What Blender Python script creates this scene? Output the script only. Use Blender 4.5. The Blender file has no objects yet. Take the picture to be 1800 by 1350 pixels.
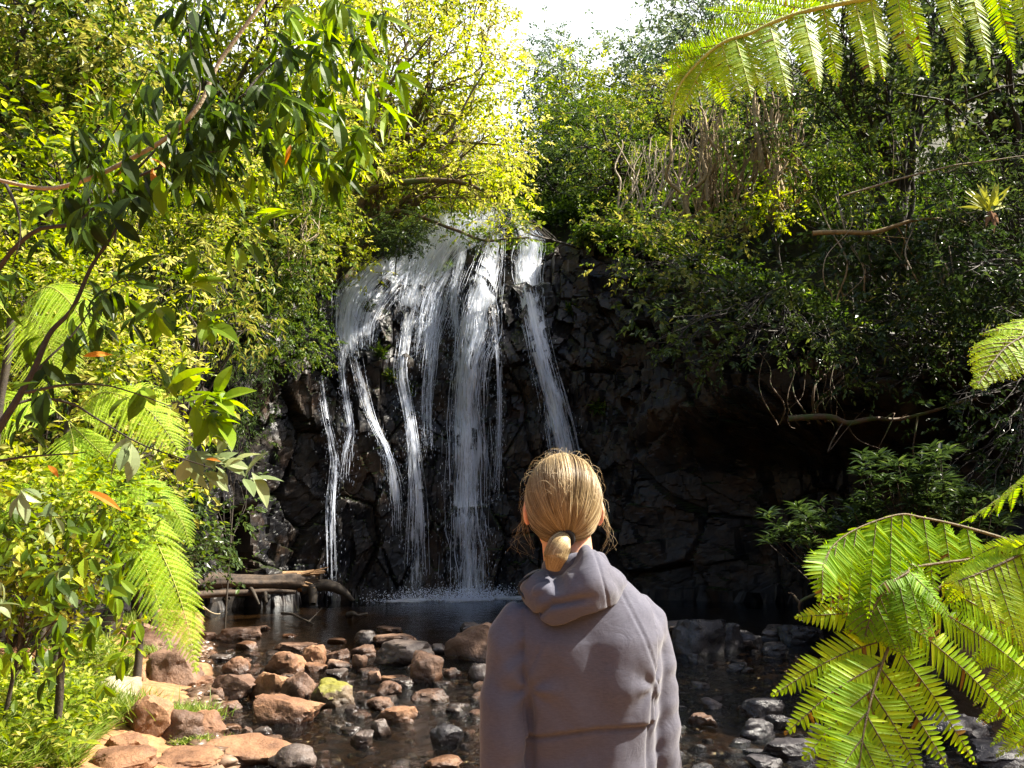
import bpy, math, random
import numpy as np
from mathutils import Vector

# ---------------------------------------------------------------- camera, sky, sun, exposure
SC = bpy.context.scene
COL = SC.collection
F = 1413.0                      # focal length in pixels of the 1800 px wide photograph
PITCH = math.atan(225.0 / F)    # looking slightly up
CAM = np.array([0.0, 0.0, 2.15])
cam_data = bpy.data.cameras.new("camera")
cam_data.sensor_width = 36.0
cam_data.lens = F / 1800.0 * 36.0
cam_data.clip_start = 0.05
cam_data.clip_end = 1000.0
cam = bpy.data.objects.new("camera", cam_data)
cam.location = CAM
cam.rotation_euler = (math.radians(90) + PITCH, 0, 0)
COL.objects.link(cam)
SC.camera = cam

SUN_EL = math.radians(49.0)
SUN_AZ = math.radians(86.0)    # measured from +Y towards +X
world = bpy.data.worlds.new("World")
SC.world = world
world.use_nodes = True
wn = world.node_tree.nodes
sky = wn.new('ShaderNodeTexSky')
sky.sky_type = 'NISHITA'
sky.sun_disc = False
sky.sun_elevation = SUN_EL
sky.sun_rotation = SUN_AZ
sky.dust_density = 4.0
sky.air_density = 1.0
bg = wn['Background']
bg.inputs['Strength'].default_value = 0.075
# blown-out white of the low sky ahead, put into the sky colour
wl_ = world.node_tree.links
wtc = wn.new('ShaderNodeTexCoord'); wsp = wn.new('ShaderNodeSeparateXYZ'); wl_.new(wtc.outputs['Generated'], wsp.inputs[0])
wno = wn.new('ShaderNodeTexNoise'); wno.inputs['Scale'].default_value = 3.0; wno.inputs['Detail'].default_value = 6; wl_.new(wtc.outputs['Generated'], wno.inputs['Vector'])
wad = wn.new('ShaderNodeMath'); wad.operation = 'MULTIPLY_ADD'; wl_.new(wno.outputs[0], wad.inputs[0]); wad.inputs[1].default_value = -0.35; wl_.new(wsp.outputs[2], wad.inputs[2])
wmr = wn.new('ShaderNodeMapRange'); wmr.interpolation_type = 'SMOOTHSTEP'; wl_.new(wad.outputs[0], wmr.inputs[0])
wmr.inputs[1].default_value = 0.36; wmr.inputs[2].default_value = 0.56; wmr.inputs[3].default_value = 1.0; wmr.inputs[4].default_value = 0.0
wmx = wn.new('ShaderNodeMix'); wmx.data_type = 'RGBA'; wm2 = wn.new('ShaderNodeMapRange'); wm2.interpolation_type = 'SMOOTHSTEP'; wl_.new(wsp.outputs[1], wm2.inputs[0]); wm2.inputs[1].default_value = 0.35; wm2.inputs[2].default_value = 0.7
wmm = wn.new('ShaderNodeMath'); wmm.operation = 'MULTIPLY'; wl_.new(wmr.outputs[0], wmm.inputs[0]); wl_.new(wm2.outputs[0], wmm.inputs[1])
wl_.new(wmm.outputs[0], wmx.inputs[0]); wl_.new(sky.outputs[0], wmx.inputs[6]); wmx.inputs[7].default_value = (6.2, 6.4, 6.6, 1)
wl_.new(wmx.outputs[2], bg.inputs['Color'])

sd = bpy.data.lights.new("sun", 'SUN')
sd.energy = 5.0
sd.angle = math.radians(0.53)
sd.color = (1.0, 0.93, 0.80)
sun = bpy.data.objects.new("sun", sd)
SUNV = Vector((math.cos(SUN_EL) * math.sin(SUN_AZ), math.cos(SUN_EL) * math.cos(SUN_AZ), math.sin(SUN_EL)))
sun.rotation_euler = SUNV.to_track_quat('Z', 'Y').to_euler()
sun.location = (10, 0, 30)
COL.objects.link(sun)

SC.view_settings.view_transform = 'Standard'
SC.view_settings.look = 'None'
SC.view_settings.exposure = 1.95
SC.view_settings.gamma = 1.0
SC.render.engine = 'CYCLES'
SC.cycles.max_bounces = 6
SC.cycles.diffuse_bounces = 3
SC.cycles.glossy_bounces = 3
SC.cycles.transmission_bounces = 4
SC.cycles.transparent_max_bounces = 24
SC.cycles.caustics_reflective = False
SC.cycles.caustics_refractive = False

# ---------------------------------------------------------------- helpers
RNG = np.random.default_rng(7)
CP, SP = math.cos(PITCH), math.sin(PITCH)

def A(*v): return np.array(v, dtype=float)

def ray(px, py):
    a = (px - 900.0) / F; b = (675.0 - py) / F
    return A(a, CP - b * SP, SP + b * CP)

def at(px, py, Y):
    r = ray(px, py)
    return CAM + r * (Y / r[1])

def on(px, py, z=0.0):
    r = ray(px, py)
    return CAM + r * ((z - CAM[2]) / r[2])

def project(P):
    d = P - CAM
    fw = d[..., 1] * CP + d[..., 2] * SP
    up = -d[..., 1] * SP + d[..., 2] * CP
    return 900 + F * d[..., 0] / fw, 675 - F * up / fw

def norm(v):
    v = np.asarray(v, float)
    return v / (np.linalg.norm(v, axis=-1, keepdims=True) + 1e-12)

def _h(ix, iy, iz, seed):
    n = (ix * 73856093) ^ (iy * 19349663) ^ (iz * 83492791) ^ (seed * 2654435)
    n = (n ^ (n >> 13)) * 1274126177
    n = n & 0x7fffffff
    n = (n ^ (n >> 16)) * 668265263 & 0x7fffffff
    return (n % 100003) / 100003.0

def vnoise(P, seed=0):
    P = np.asarray(P, float)
    I = np.floor(P).astype(np.int64); f = P - I
    f = f * f * (3 - 2 * f)
    r = 0
    for dx in (0, 1):
        for dy in (0, 1):
            for dz in (0, 1):
                w = (f[..., 0] if dx else 1 - f[..., 0]) * (f[..., 1] if dy else 1 - f[..., 1]) * (f[..., 2] if dz else 1 - f[..., 2])
                r = r + w * _h(I[..., 0] + dx, I[..., 1] + dy, I[..., 2] + dz, seed)
    return r * 2 - 1

def fbm(P, octv=4, seed=0):
    P = np.asarray(P, float); r = 0; a = 1.0
    for o in range(octv):
        r = r + a * vnoise(P * 2 ** o + 17.3 * o, seed + o); a *= 0.5
    return r

def meta(o, label=None, cat=None, group=None, kind=None):
    if label: o['label'] = label
    if cat: o['category'] = cat
    if group: o['group'] = group
    if kind: o['kind'] = kind
    return o

def thing(name, loc, label, cat, group=None):
    o = bpy.data.objects.new(name, None)
    o.empty_display_size = 0.2
    o.location = Vector([float(c) for c in loc])
    COL.objects.link(o)
    return meta(o, label, cat, group)

def mesh(name, V, faces, mat, parent=None, tint=None, smooth=False, origin=None, uv=None, attrs=None):
    """faces: (n,k) array or list of arrays of equal-length polygons. Vertices in world space;
    they are stored relative to the parent's (or own) origin."""
    V = np.asarray(V, float)
    if not isinstance(faces, (list, tuple)): faces = [faces]
    faces = [np.asarray(f, dtype=np.int64) for f in faces if len(f)]
    org = A(0, 0, 0)
    if parent is not None:
        q = parent
        while q is not None:
            org = org + A(*q.location); q = q.parent
    elif origin is not None:
        org = A(*origin)
    me = bpy.data.meshes.new(name)
    nv = len(V); loops = np.concatenate([f.ravel() for f in faces])
    cnt = np.concatenate([np.full(len(f), f.shape[1]) for f in faces])
    me.vertices.add(nv); me.loops.add(len(loops)); me.polygons.add(len(cnt))
    me.vertices.foreach_set('co', (V - org).astype(np.float32).ravel())
    me.loops.foreach_set('vertex_index', loops.astype(np.int32))
    st = np.concatenate([[0], np.cumsum(cnt)[:-1]])
    me.polygons.foreach_set('loop_start', st.astype(np.int32))
    me.polygons.foreach_set('loop_total', cnt.astype(np.int32))
    me.polygons.foreach_set('use_smooth', np.full(len(cnt), smooth, dtype=bool))
    if tint is not None:
        a = me.attributes.new('tint', 'FLOAT', 'FACE' if len(tint) == len(cnt) and len(tint) != nv else 'POINT')
        a.data.foreach_set('value', np.asarray(tint, np.float32))
    if attrs:
        for k, v in attrs.items():
            a = me.attributes.new(k, 'FLOAT', 'POINT'); a.data.foreach_set('value', np.asarray(v, np.float32))
    if uv is not None:
        l = me.uv_layers.new(name='UVMap')
        l.data.foreach_set('uv', np.asarray(uv, np.float32)[loops].ravel())
    me.update(calc_edges=True)
    if mat: me.materials.append(mat)
    o = bpy.data.objects.new(name, me)
    COL.objects.link(o)
    if parent is not None: o.parent = parent
    elif origin is not None: o.location = Vector([float(c) for c in org])
    return o

# --- materials
def nodes(name):
    m = bpy.data.materials.new(name); m.use_nodes = True
    nt = m.node_tree
    return m, nt.nodes, nt.links, nt.nodes['Principled BSDF'], nt.nodes['Material Output']

def ramp(N, stops):
    r = N.new('ShaderNodeValToRGB')
    e = r.color_ramp.elements
    while len(e) < len(stops): e.new(0.5)
    for q, (p, c) in zip(e, stops):
        q.position = p; q.color = (c[0], c[1], c[2], 1)
    return r

def noise(N, L, scale, detail=4, rough=0.5, src=None, dist=0.0):
    t = N.new('ShaderNodeTexNoise')
    t.inputs['Scale'].default_value = scale; t.inputs['Detail'].default_value = detail
    t.inputs['Roughness'].default_value = rough; t.inputs['Distortion'].default_value = dist
    if src is None:
        g = N.new('ShaderNodeTexCoord'); src = g.outputs['Object']
    L.new(src, t.inputs['Vector'])
    return t

def bump(N, L, h, strength, dist, bsdf, nrm=None):
    b = N.new('ShaderNodeBump'); b.inputs['Strength'].default_value = strength; b.inputs['Distance'].default_value = dist
    L.new(h, b.inputs['Height'])
    if nrm: L.new(nrm, b.inputs['Normal'])
    L.new(b.outputs[0], bsdf.inputs['Normal'])
    return b

def mixc(N, L, f, a, b, mode='MIX'):
    m = N.new('ShaderNodeMix'); m.data_type = 'RGBA'; m.blend_type = mode
    for i, v in ((0, f), (6, a), (7, b)):
        if isinstance(v, (int, float)): m.inputs[i].default_value = v
        elif isinstance(v, tuple): m.inputs[i].default_value = (*v, 1)
        else: L.new(v, m.inputs[i])
    return m.outputs[2]

def math_(N, L, op, a, b=None, c=None, clamp=False):
    m = N.new('ShaderNodeMath'); m.operation = op; m.use_clamp = clamp
    for i, v in ((0, a), (1, b), (2, c)):
        if v is None: continue
        if isinstance(v, (int, float)): m.inputs[i].default_value = v
        else: L.new(v, m.inputs[i])
    return m.outputs[0]

def leaf_mat(name, stops, trans=0.45, rough=0.4, tboost=1.5, spec=0.2):
    m, N, L, P, O = nodes(name)
    at_ = N.new('ShaderNodeAttribute'); at_.attribute_name = 'tint'
    r = ramp(N, stops); L.new(at_.outputs['Fac'], r.inputs[0])
    n = noise(N, L, 3.0, 2)
    c = mixc(N, L, math_(N, L, 'MULTIPLY', n.outputs[0], 0.35), r.outputs[0], (0.02, 0.03, 0.005))
    L.new(c, P.inputs['Base Color'])
    P.inputs['Roughness'].default_value = rough
    P.inputs['Specular IOR Level'].default_value = spec
    t = N.new('ShaderNodeBsdfTranslucent')
    g = N.new('ShaderNodeHueSaturation'); g.inputs['Hue'].default_value = 0.485
    g.inputs['Saturation'].default_value = 1.1; g.inputs['Value'].default_value = tboost
    L.new(c, g.inputs['Color']); L.new(g.outputs[0], t.inputs['Color'])
    mx = N.new('ShaderNodeMixShader'); mx.inputs[0].default_value = trans
    L.new(P.outputs[0], mx.inputs[1]); L.new(t.outputs[0], mx.inputs[2])
    L.new(mx.outputs[0], O.inputs['Surface'])
    return m

M = {}
M['leaf_sun'] = leaf_mat('leaf_sun', [(0, (0.05, 0.09, 0.010)), (0.4, (0.17, 0.25, 0.015)), (0.75, (0.36, 0.42, 0.03)), (1, (0.55, 0.53, 0.15))], 0.5)
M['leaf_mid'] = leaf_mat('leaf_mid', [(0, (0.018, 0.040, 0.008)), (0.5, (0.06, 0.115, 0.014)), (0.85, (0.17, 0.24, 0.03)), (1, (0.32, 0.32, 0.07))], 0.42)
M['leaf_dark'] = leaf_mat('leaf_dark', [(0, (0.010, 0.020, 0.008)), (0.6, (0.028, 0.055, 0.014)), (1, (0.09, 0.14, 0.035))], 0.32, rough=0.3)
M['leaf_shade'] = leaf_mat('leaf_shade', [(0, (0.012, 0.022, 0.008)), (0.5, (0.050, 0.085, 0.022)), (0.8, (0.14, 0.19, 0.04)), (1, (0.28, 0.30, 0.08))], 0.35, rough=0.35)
M['leaf_hazed'] = leaf_mat('leaf_hazed', [(0, (0.05, 0.09, 0.05)), (0.6, (0.09, 0.15, 0.08)), (1, (0.22, 0.28, 0.12))], 0.35, rough=0.45)  # distance haze put into the leaf colour of the far trees
M['leaf_big'] = leaf_mat('leaf_big', [(0, (0.018, 0.036, 0.006)), (0.45, (0.06, 0.12, 0.010)), (0.8, (0.19, 0.31, 0.015)), (1, (0.28, 0.42, 0.03))], 0.52, rough=0.4)
M['leaf_pale'] = leaf_mat('leaf_pale', [(0, (0.10, 0.16, 0.06)), (1, (0.30, 0.36, 0.18))], 0.35, rough=0.35)
M['fern'] = leaf_mat('fern', [(0, (0.20, 0.12, 0.02)), (0.06, (0.10, 0.24, 0.003)), (0.6, (0.24, 0.46, 0.004)), (1, (0.50, 0.68, 0.03))], 0.5, rough=0.5, spec=.25)
M['grass'] = leaf_mat('grass', [(0, (0.06, 0.11, 0.012)), (0.7, (0.18, 0.28, 0.03)), (1, (0.40, 0.42, 0.14))], 0.45, rough=0.4)
M['leaf_dead'] = leaf_mat('leaf_dead', [(0, (0.35, 0.13, 0.02)), (1, (0.65, 0.28, 0.03))], 0.5, rough=0.5)
M['leaf_brown'] = leaf_mat('leaf_brown', [(0, (0.16, 0.09, 0.05)), (1, (0.38, 0.26, 0.17))], 0.3, rough=0.6)

def bark_mat(name, c1, c2, scale=12, moss=None):
    m, N, L, P, O = nodes(name)
    n = noise(N, L, scale, 6, 0.65)
    r = ramp(N, [(0.3, c1), (0.7, c2)]); L.new(n.outputs[0], r.inputs[0])
    c = r.outputs[0]
    if moss:
        n2 = noise(N, L, 4, 3); r2 = ramp(N, [(0.52, (0, 0, 0)), (0.62, (1, 1, 1))]); L.new(n2.outputs[0], r2.inputs[0])
        c = mixc(N, L, r2.outputs[0], c, moss)
    L.new(c, P.inputs['Base Color']); P.inputs['Roughness'].default_value = 0.75
    n3 = noise(N, L, scale * 4, 4); bump(N, L, n3.outputs[0], 0.5, 0.01, P)
    return m
M['bark'] = bark_mat('bark', (0.05, 0.03, 0.015), (0.16, 0.10, 0.05), moss=(0.07, 0.09, 0.02))
M['bark_dark'] = bark_mat('bark_dark', (0.016, 0.012, 0.008), (0.055, 0.040, 0.025), 25)
M['bark_pale'] = bark_mat('bark_pale', (0.20, 0.15, 0.09), (0.42, 0.34, 0.22), 25)
M['bark_gold'] = bark_mat('bark_gold', (0.13, 0.08, 0.03), (0.38, 0.27, 0.11), 10)

# --- leaf templates : y along the leaf, x across, z the upper side
def template(st, fold=0.25, droop=0.25):
    V = []; Fc = []
    ys = [s[0] for s in st]
    for y, w in st:
        z = -droop * y * y
        if w == 0: V.append([(0, y, z)])
        else: V.append([(-w, y, z + fold * w), (0, y, z), (w, y, z + fold * w)])
    flat = []; idx = []
    for row in V:
        idx.append(list(range(len(flat), len(flat) + len(row)))); flat += row
    T = []; Q = []
    for a, b in zip(idx[:-1], idx[1:]):
        if len(a) == 1 and len(b) == 1: continue
        if len(a) == 1: T += [(a[0], b[1], b[0]), (a[0], b[2], b[1])]
        elif len(b) == 1: T += [(a[0], a[1], b[0]), (a[1], a[2], b[0])]
        else: Q += [(a[0], a[1], b[1], b[0]), (a[1], a[2], b[2], b[1])]
    return np.array(flat, float), np.array(T, int).reshape(-1, 3), np.array(Q, int).reshape(-1, 4)

T_SMALL = (np.array([(0, 0, 0), (-.26, .45, .07), (0, 1, -.14), (.26, .45, .07)], float), np.array([(0, 3, 2), (0, 2, 1)]), np.zeros((0, 4), int))
T_NARROW = (np.array([(0, 0, 0), (-.15, .4, .05), (0, 1, -.2), (.15, .4, .05)], float), np.array([(0, 3, 2), (0, 2, 1)]), np.zeros((0, 4), int))
T_MED = template([(0, 0), (.25, .17), (.6, .19), (1, 0)], 0.3, 0.25)
T_BIG = template([(0, 0), (.1, .05), (.25, .14), (.42, .2), (.6, .21), (.78, .15), (.9, .075), (1, 0)], 0.35, 0.3)
T_LONG = template([(0, 0), (.12, .05), (.3, .10), (.5, .125), (.7, .10), (.87, .045), (1, 0)], 0.4, 0.45)
T_PINNULE = template([(0, .16), (.35, .17), (.75, .11), (1, 0)], 0.15, 0.18)

def frames(d, up):
    d = norm(d); x = norm(np.cross(d, up)); z = np.cross(x, d)
    return x, d, z

def place(tmpl, pos, d, up, scale, wscale=None):
    TV, TT, TQ = tmpl
    n = len(pos); k = len(TV)
    x, y, z = frames(d, up)
    scale = np.broadcast_to(np.asarray(scale, float), (n,))
    ws = scale if wscale is None else np.broadcast_to(np.asarray(wscale, float), (n,))
    V = pos[:, None, :] + (TV[None, :, 0, None] * ws[:, None, None]) * x[:, None, :] \
        + (TV[None, :, 1, None] * scale[:, None, None]) * y[:, None, :] \
        + (TV[None, :, 2, None] * ws[:, None, None]) * z[:, None, :]
    off = (np.arange(n) * k)[:, None, None]
    T = (TT[None] + off).reshape(-1, 3) if len(TT) else np.zeros((0, 3), int)
    Q = (TQ[None] + off).reshape(-1, 4) if len(TQ) else np.zeros((0, 4), int)
    return V.reshape(-1, 3), T, Q, len(TT), len(TQ)

class Leaves:
    """collects leaves of one plant part and builds them as one mesh"""
    def __init__(s): s.V = []; s.T = []; s.Q = []; s.tt = []; s.tq = []; s.n = 0
    def add(s, tmpl, pos, d, up, scale, tint, wscale=None):
        if len(pos) == 0: return
        V, T, Q, a, b = place(tmpl, np.asarray(pos, float), d, up, scale, wscale)
        s.V.append(V); s.T.append(T + s.n); s.Q.append(Q + s.n)
        tint = np.broadcast_to(tint, (len(pos),))
        s.tt.append(np.repeat(tint, a)); s.tq.append(np.repeat(tint, b)); s.n += len(V)
    def build(s, name, mat, parent=None, **kw):
        T = np.concatenate(s.T); Q = np.concatenate(s.Q)
        fs = []; t = []
        if len(T): fs.append(T); t.append(np.concatenate(s.tt))
        if len(Q): fs.append(Q); t.append(np.concatenate(s.tq))
        return mesh(name, np.concatenate(s.V), fs, mat, parent, tint=np.clip(np.concatenate(t), 0, 1), smooth=False, **kw)

class Tubes:
    def __init__(s): s.V = []; s.Q = []; s.n = 0
    def add(s, pts, rad, k=6):
        pts = np.asarray(pts, float); n = len(pts)
        rad = np.interp(np.linspace(0, 1, n), np.linspace(0, 1, len(np.atleast_1d(rad))), np.atleast_1d(rad)) if np.ndim(rad) else np.full(n, rad)
        t = norm(np.gradient(pts, axis=0))
        ref = np.where(np.abs(t[:, 2:3]) > 0.9, A(0, 1, 0)[None], A(0, 0, 1)[None])
        ref = np.broadcast_to(ref[0], t.shape) if n else ref
        x = norm(np.cross(t, ref)); y = np.cross(t, x)
        a = np.arange(k) * 2 * math.pi / k
        V = pts[:, None] + rad[:, None, None] * (np.cos(a)[None, :, None] * x[:, None] + np.sin(a)[None, :, None] * y[:, None])
        i = np.arange(n - 1)[:, None] * k; j = np.arange(k)[None]; jn = (j + 1) % k
        Q = np.stack([i + j, i + jn, i + k + jn, i + k + j], -1).reshape(-1, 4)
        s.V.append(V.reshape(-1, 3)); s.Q.append(Q + s.n); s.n += n * k
    def build(s, name, mat, parent=None, **kw):
        return mesh(name, np.concatenate(s.V), np.concatenate(s.Q), mat, parent, smooth=True, **kw)

def smooth_path(pts, n=24):
    P = np.asarray(pts, float)
    if len(P) == 2: return P[0] + (P[1] - P[0]) * np.linspace(0, 1, n)[:, None]
    Q = np.vstack([2 * P[0] - P[1], P, 2 * P[-1] - P[-2]])
    t = np.linspace(0, len(P) - 1 - 1e-6, n); i = t.astype(int); f = (t - i)[:, None]
    a, b, c, d = Q[i], Q[i + 1], Q[i + 2], Q[i + 3]
    return 0.5 * ((2 * b) + (-a + c) * f + (2 * a - 5 * b + 4 * c - d) * f ** 2 + (-a + 3 * b - 3 * c + d) * f ** 3)

def wobble(P, amp, freq, seed):
    P = np.asarray(P, float)
    w = np.stack([vnoise(P * freq + 31 * k, seed + k) for k in range(3)], -1)
    e = np.sin(np.linspace(0, math.pi, len(P)))[:, None] ** 0.5
    return P + w * amp * e

def spray(L, rng, C, R, twigs, per, size, tmpl=T_SMALL, droop=0.25, shell=2.0, tint=(0.5, 0.3), flat=1.0, updown=0.3):
    """leafy clump: twigs spread through an ellipsoid, leaves set along each twig"""
    C = np.asarray(C, float); R = np.broadcast_to(np.asarray(R, float), (3,))
    u = norm(rng.normal(size=(twigs, 3))); rr = rng.random(twigs) ** (1.0 / shell) * 1.12
    # ragged outline
    lump = 1 + 0.35 * vnoise(u * 1.7 + C * 0.37, int(abs(C[0] * 13)) % 97)
    off = u * rr[:, None] * lump[:, None]
    pos = C + off * R
    ax = norm(off * 0.9 + rng.normal(size=(twigs, 3)) * 0.55 + A(0, 0, updown - droop))
    tl = size * (1.6 + rng.random(twigs) * 1.4)
    t = (np.arange(per) + 0.6) / per
    P = pos[:, None] + ax[:, None] * (t[None, :, None] * tl[:, None, None])
    P[..., 2] -= (droop * tl[:, None] * t[None] ** 2) * 0.6
    side = norm(np.cross(ax, A(0, 0, 1) + 0.3 * rng.normal(size=(twigs, 3))))
    sgn = np.where(np.arange(per) % 2 == 0, 1.0, -1.0)
    d = ax[:, None] * 0.55 + side[:, None] * sgn[None, :, None] * 0.85 + rng.normal(size=(twigs, per, 3)) * 0.28 + A(0, 0, -droop)
    d[:, -1] = ax + A(0, 0, -droop)
    up = A(0, 0, 1) + 0.55 * rng.normal(size=(twigs, per, 3)) + off[:, None] * 0.5
    sz = size * (0.65 + 0.6 * rng.random((twigs, per)))
    tn = tint[0] + tint[1] * (rng.random((twigs, per)) - 0.5) + tint[1] * (rng.random((twigs, 1)) - 0.5) + 1.0 * tint[1] * (rng.random() - 0.5)
    L.add(tmpl, P.reshape(-1, 3), d.reshape(-1, 3), up.reshape(-1, 3), sz.ravel(), tn.ravel())

def plant(name, label, cat, base, clumps, mat='leaf_sun', size=0.12, dens=1.0, tmpl=T_SMALL, group=None, seed=1,
          trunk_r=0.12, bark='bark', crown_name='crown', trunk_name='trunk', droop=0.25, tint=(0.5, 0.5), per=7, fork=None,
          stems=1, limbs=True, twigs=True, shell=2.0, wob=0.35):
    """clumps: list of (centre, radius or (rx,ry,rz)). trunk and limbs run from the base into each clump."""
    rng = np.random.default_rng(seed * 101 + 5)
    base = np.asarray(base, float)
    t = thing(name, base, label, cat, group)
    L = Leaves(); B = Tubes()
    cs = [(np.asarray(c, float), np.broadcast_to(np.asarray(r, float), (3,))) for c, r in clumps]
    mid = np.mean([c for c, r in cs], 0)
    if fork is None: fork = base + (mid - base) * 0.55 + A(0, 0, 0.1)
    fork = np.asarray(fork, float)
    tp = wobble(smooth_path([base, base + (fork - base) * A(.35, .35, .5), fork], 14), wob * trunk_r * 4, 0.9, seed)
    B.add(tp, [trunk_r, trunk_r * 0.8, trunk_r * 0.62], 9)
    for s_ in range(1, stems):
        o = rng.normal(size=3) * A(.5, .5, .0) * trunk_r * 6
        B.add(wobble(smooth_path([base + o, base + o * 1.5 + (fork - base) * .5, fork + o], 14), trunk_r * 2, 1.1, seed + s_), [trunk_r * .6, trunk_r * .3], 7)
    for i, (c, r) in enumerate(cs):
        vol = float(np.prod(r)) ** (2.0 / 3.0)
        n = max(8, int(dens * 26 * vol / (size * size) / per * 0.55))
        spray(L, rng, c, r, n, per, size, tmpl, droop, shell, tint)
        if limbs:
            k = tp[min(len(tp) - 1, int(len(tp) * (0.55 + 0.45 * rng.random())))]
            m_ = (k + c) / 2 + A(0, 0, 0.12 * np.linalg.norm(c - k)) + rng.normal(size=3) * 0.08 * np.linalg.norm(c - k)
            lp = wobble(smooth_path([k, m_, c + r * A(0, 0, .2)], 14), 0.12 * np.linalg.norm(c - k) ** .5, 1.3, seed + i)
            B.add(lp, [trunk_r * 0.36, trunk_r * 0.2, trunk_r * 0.08], 6)
            if twigs:
                for q in range(5):
                    e = c + norm(rng.normal(size=3)) * r * 0.85
                    s0 = lp[8 + q]
                    B.add(wobble(smooth_path([s0, (s0 + e) / 2 + rng.normal(size=3) * .05, e], 9), .06, 2.0, seed + q), [trunk_r * 0.13, trunk_r * 0.04], 4)
    B.build(trunk_name, M[bark], t)
    L.build(crown_name, M[mat], t)
    return t

def fill(poly_box, Y, n, r, rng, jit=0.5, fl=0.8):
    """n clump centres spread over a window of the view, at real depths between Y[0] and Y[1]"""
    x0, y0, x1, y1 = poly_box
    k = max(1, int(round(math.sqrt(n * (x1 - x0) / max(1, (y1 - y0)))))); m = max(1, int(math.ceil(n / k)))
    out = []
    for i in range(k):
        for j in range(m):
            px = x0 + (x1 - x0) * (i + .5 + jit * (rng.random() - .5) * 1.6) / k
            py = y0 + (y1 - y0) * (j + .5 + jit * (rng.random() - .5) * 1.6) / m
            yy = Y[0] + (Y[1] - Y[0]) * rng.random()
            s = r * (0.75 + 0.5 * rng.random())
            out.append((at(px, py, yy), (s * (1.15 if fl < .7 else 1), s, s * fl)))
    return out

# ---------------------------------------------------------------- terrain
PATHC = [(-4.6, -30), (-4.9, 0), (-5.2, 5), (-5.8, 9), (-6.4, 12.5), (-7.0, 15.8), (-6.6, 18.2), (-5.2, 20.3), (-3, 21.2), (0, 21.6), (2.2, 21.3),
         (3.7, 19.9), (5.3, 17.8), (7.4, 15.6), (9.6, 12.4), (11.2, 8), (11.6, 2), (11.6, -30)]
ZTOPC = [(-30, 0.8), (0, 0.8), (5, 0.9), (9, 1.2), (12.5, 2.6), (15.8, 4.6), (18.2, 6.2)]
_pp = smooth_path([(x, y, 0) for x, y in PATHC], 700)[:, :2]
_sl = np.concatenate([[0], np.cumsum(np.linalg.norm(np.diff(_pp, axis=0), axis=1))])
S_TOT = _sl[-1]
def path_at(s): return np.stack([np.interp(s, _sl, _pp[:, 0]), np.interp(s, _sl, _pp[:, 1])], -1)
# height of the rim along the path, given at control points
_rim = np.array([0.8, 0.8, 0.9, 1.4, 2.6, 4.6, 6.4, 7.9, 9.0, 9.9, 9.9, 8.7, 6.9, 5.6, 5.0, 4.6, 3.0, 3.0])
_cs = np.array([_sl[np.argmin(np.hypot(_pp[:, 0] - x, _pp[:, 1] - y))] for x, y in PATHC])
def rim(s): return np.interp(s, _cs, _rim)
_pn = np.stack([-(np.gradient(_pp[:, 1])), np.gradient(_pp[:, 0])], -1); _pn = norm(_pn)   # points out of the basin (left of travel)

def sdist(x, y):
    """signed distance to the basin's rim (positive outside) and path length of the nearest point"""
    q = np.stack([x, y], -1).reshape(-1, 2)
    out = np.zeros(len(q)); ss = np.zeros(len(q))
    for a in range(0, len(q), 4000):
        d = q[a:a + 4000, None] - _pp[None, ::2]
        dd = np.einsum('ijk,ijk->ij', d, d); i = dd.argmin(1)
        nn = _pn[::2][i]; dv = d[np.arange(len(i)), i]
        sg = np.sign((dv * nn).sum(1)); out[a:a + 4000] = np.sqrt(dd[np.arange(len(i)), i]) * np.where(sg == 0, 1, sg)
        ss[a:a + 4000] = _sl[::2][i]
    return out.reshape(np.shape(x)), ss.reshape(np.shape(x))

def smoothstep(a, b, x):
    t = np.clip((x - a) / (b - a), 0, 1); return t * t * (3 - 2 * t)

def ground_z(x, y, fine=True):
    x = np.asarray(x, float); y = np.asarray(y, float)
    d, s = sdist(x, y)
    # inside the basin
    xb = -1.75 - 0.40 * np.clip(y - 6.2, -3, 20)
    left = np.clip(xb - x, 0, 10)
    z = -0.16 - 0.9 * smoothstep(13.5, 17, y) * smoothstep(-6, -4, x) + 0.16 * smoothstep(0, .35, left) + 0.20 * np.minimum(left, 4) ** 1.1
    z = np.maximum(z, (0.60 + 0.05 * np.clip(-x - 1, 0, 4)) * (1 - smoothstep(3.6, 5.6, y)) - 0.16 * smoothstep(3.6, 5.6, y))
    right = np.clip(x - (4.6 + 0.20 * (y - 6)), 0, 8)
    z = z + 0.35 * right
    P = np.stack([x, y, 0 * x], -1)
    z = z + 0.06 * fbm(P * 0.9, 3, 3) * (1 - smoothstep(12, 15, y)) * 0.6
    if fine: z = z + 0.025 * fbm(P * 4.0, 3, 9)
    # outside: plateau behind the rim and the slopes above it
    sx = np.where(x < 0, 0.62, 0.62)
    back = smoothstep(17, 22, y) * smoothstep(-9, -2, x) * (1 - smoothstep(3, 9, x))
    hz = rim(s) - 0.15 + np.clip(d, 0, 60) * (sx * (1 - back) + 0.50 * back) + 0.35 * fbm(P * 0.25, 3, 5) * smoothstep(0.5, 4, d)
    # where there is rock the earth slope starts behind the rock face
    dw = 2.6 * smoothstep(_cs[2], _cs[4], s) * (1 - smoothstep(_cs[15], _cs[16], s)) + 2.2 * smoothstep(_cs[6], _cs[7], s) * (1 - smoothstep(_cs[10], _cs[12], s))
    dw = dw + 2.0 * smoothstep(_cs[10], _cs[12], s) * (1 - smoothstep(_cs[15], _cs[16], s))
    wl = smoothstep(dw - 0.6, dw, d)
    return z * (1 - wl) + hz * wl

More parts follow.
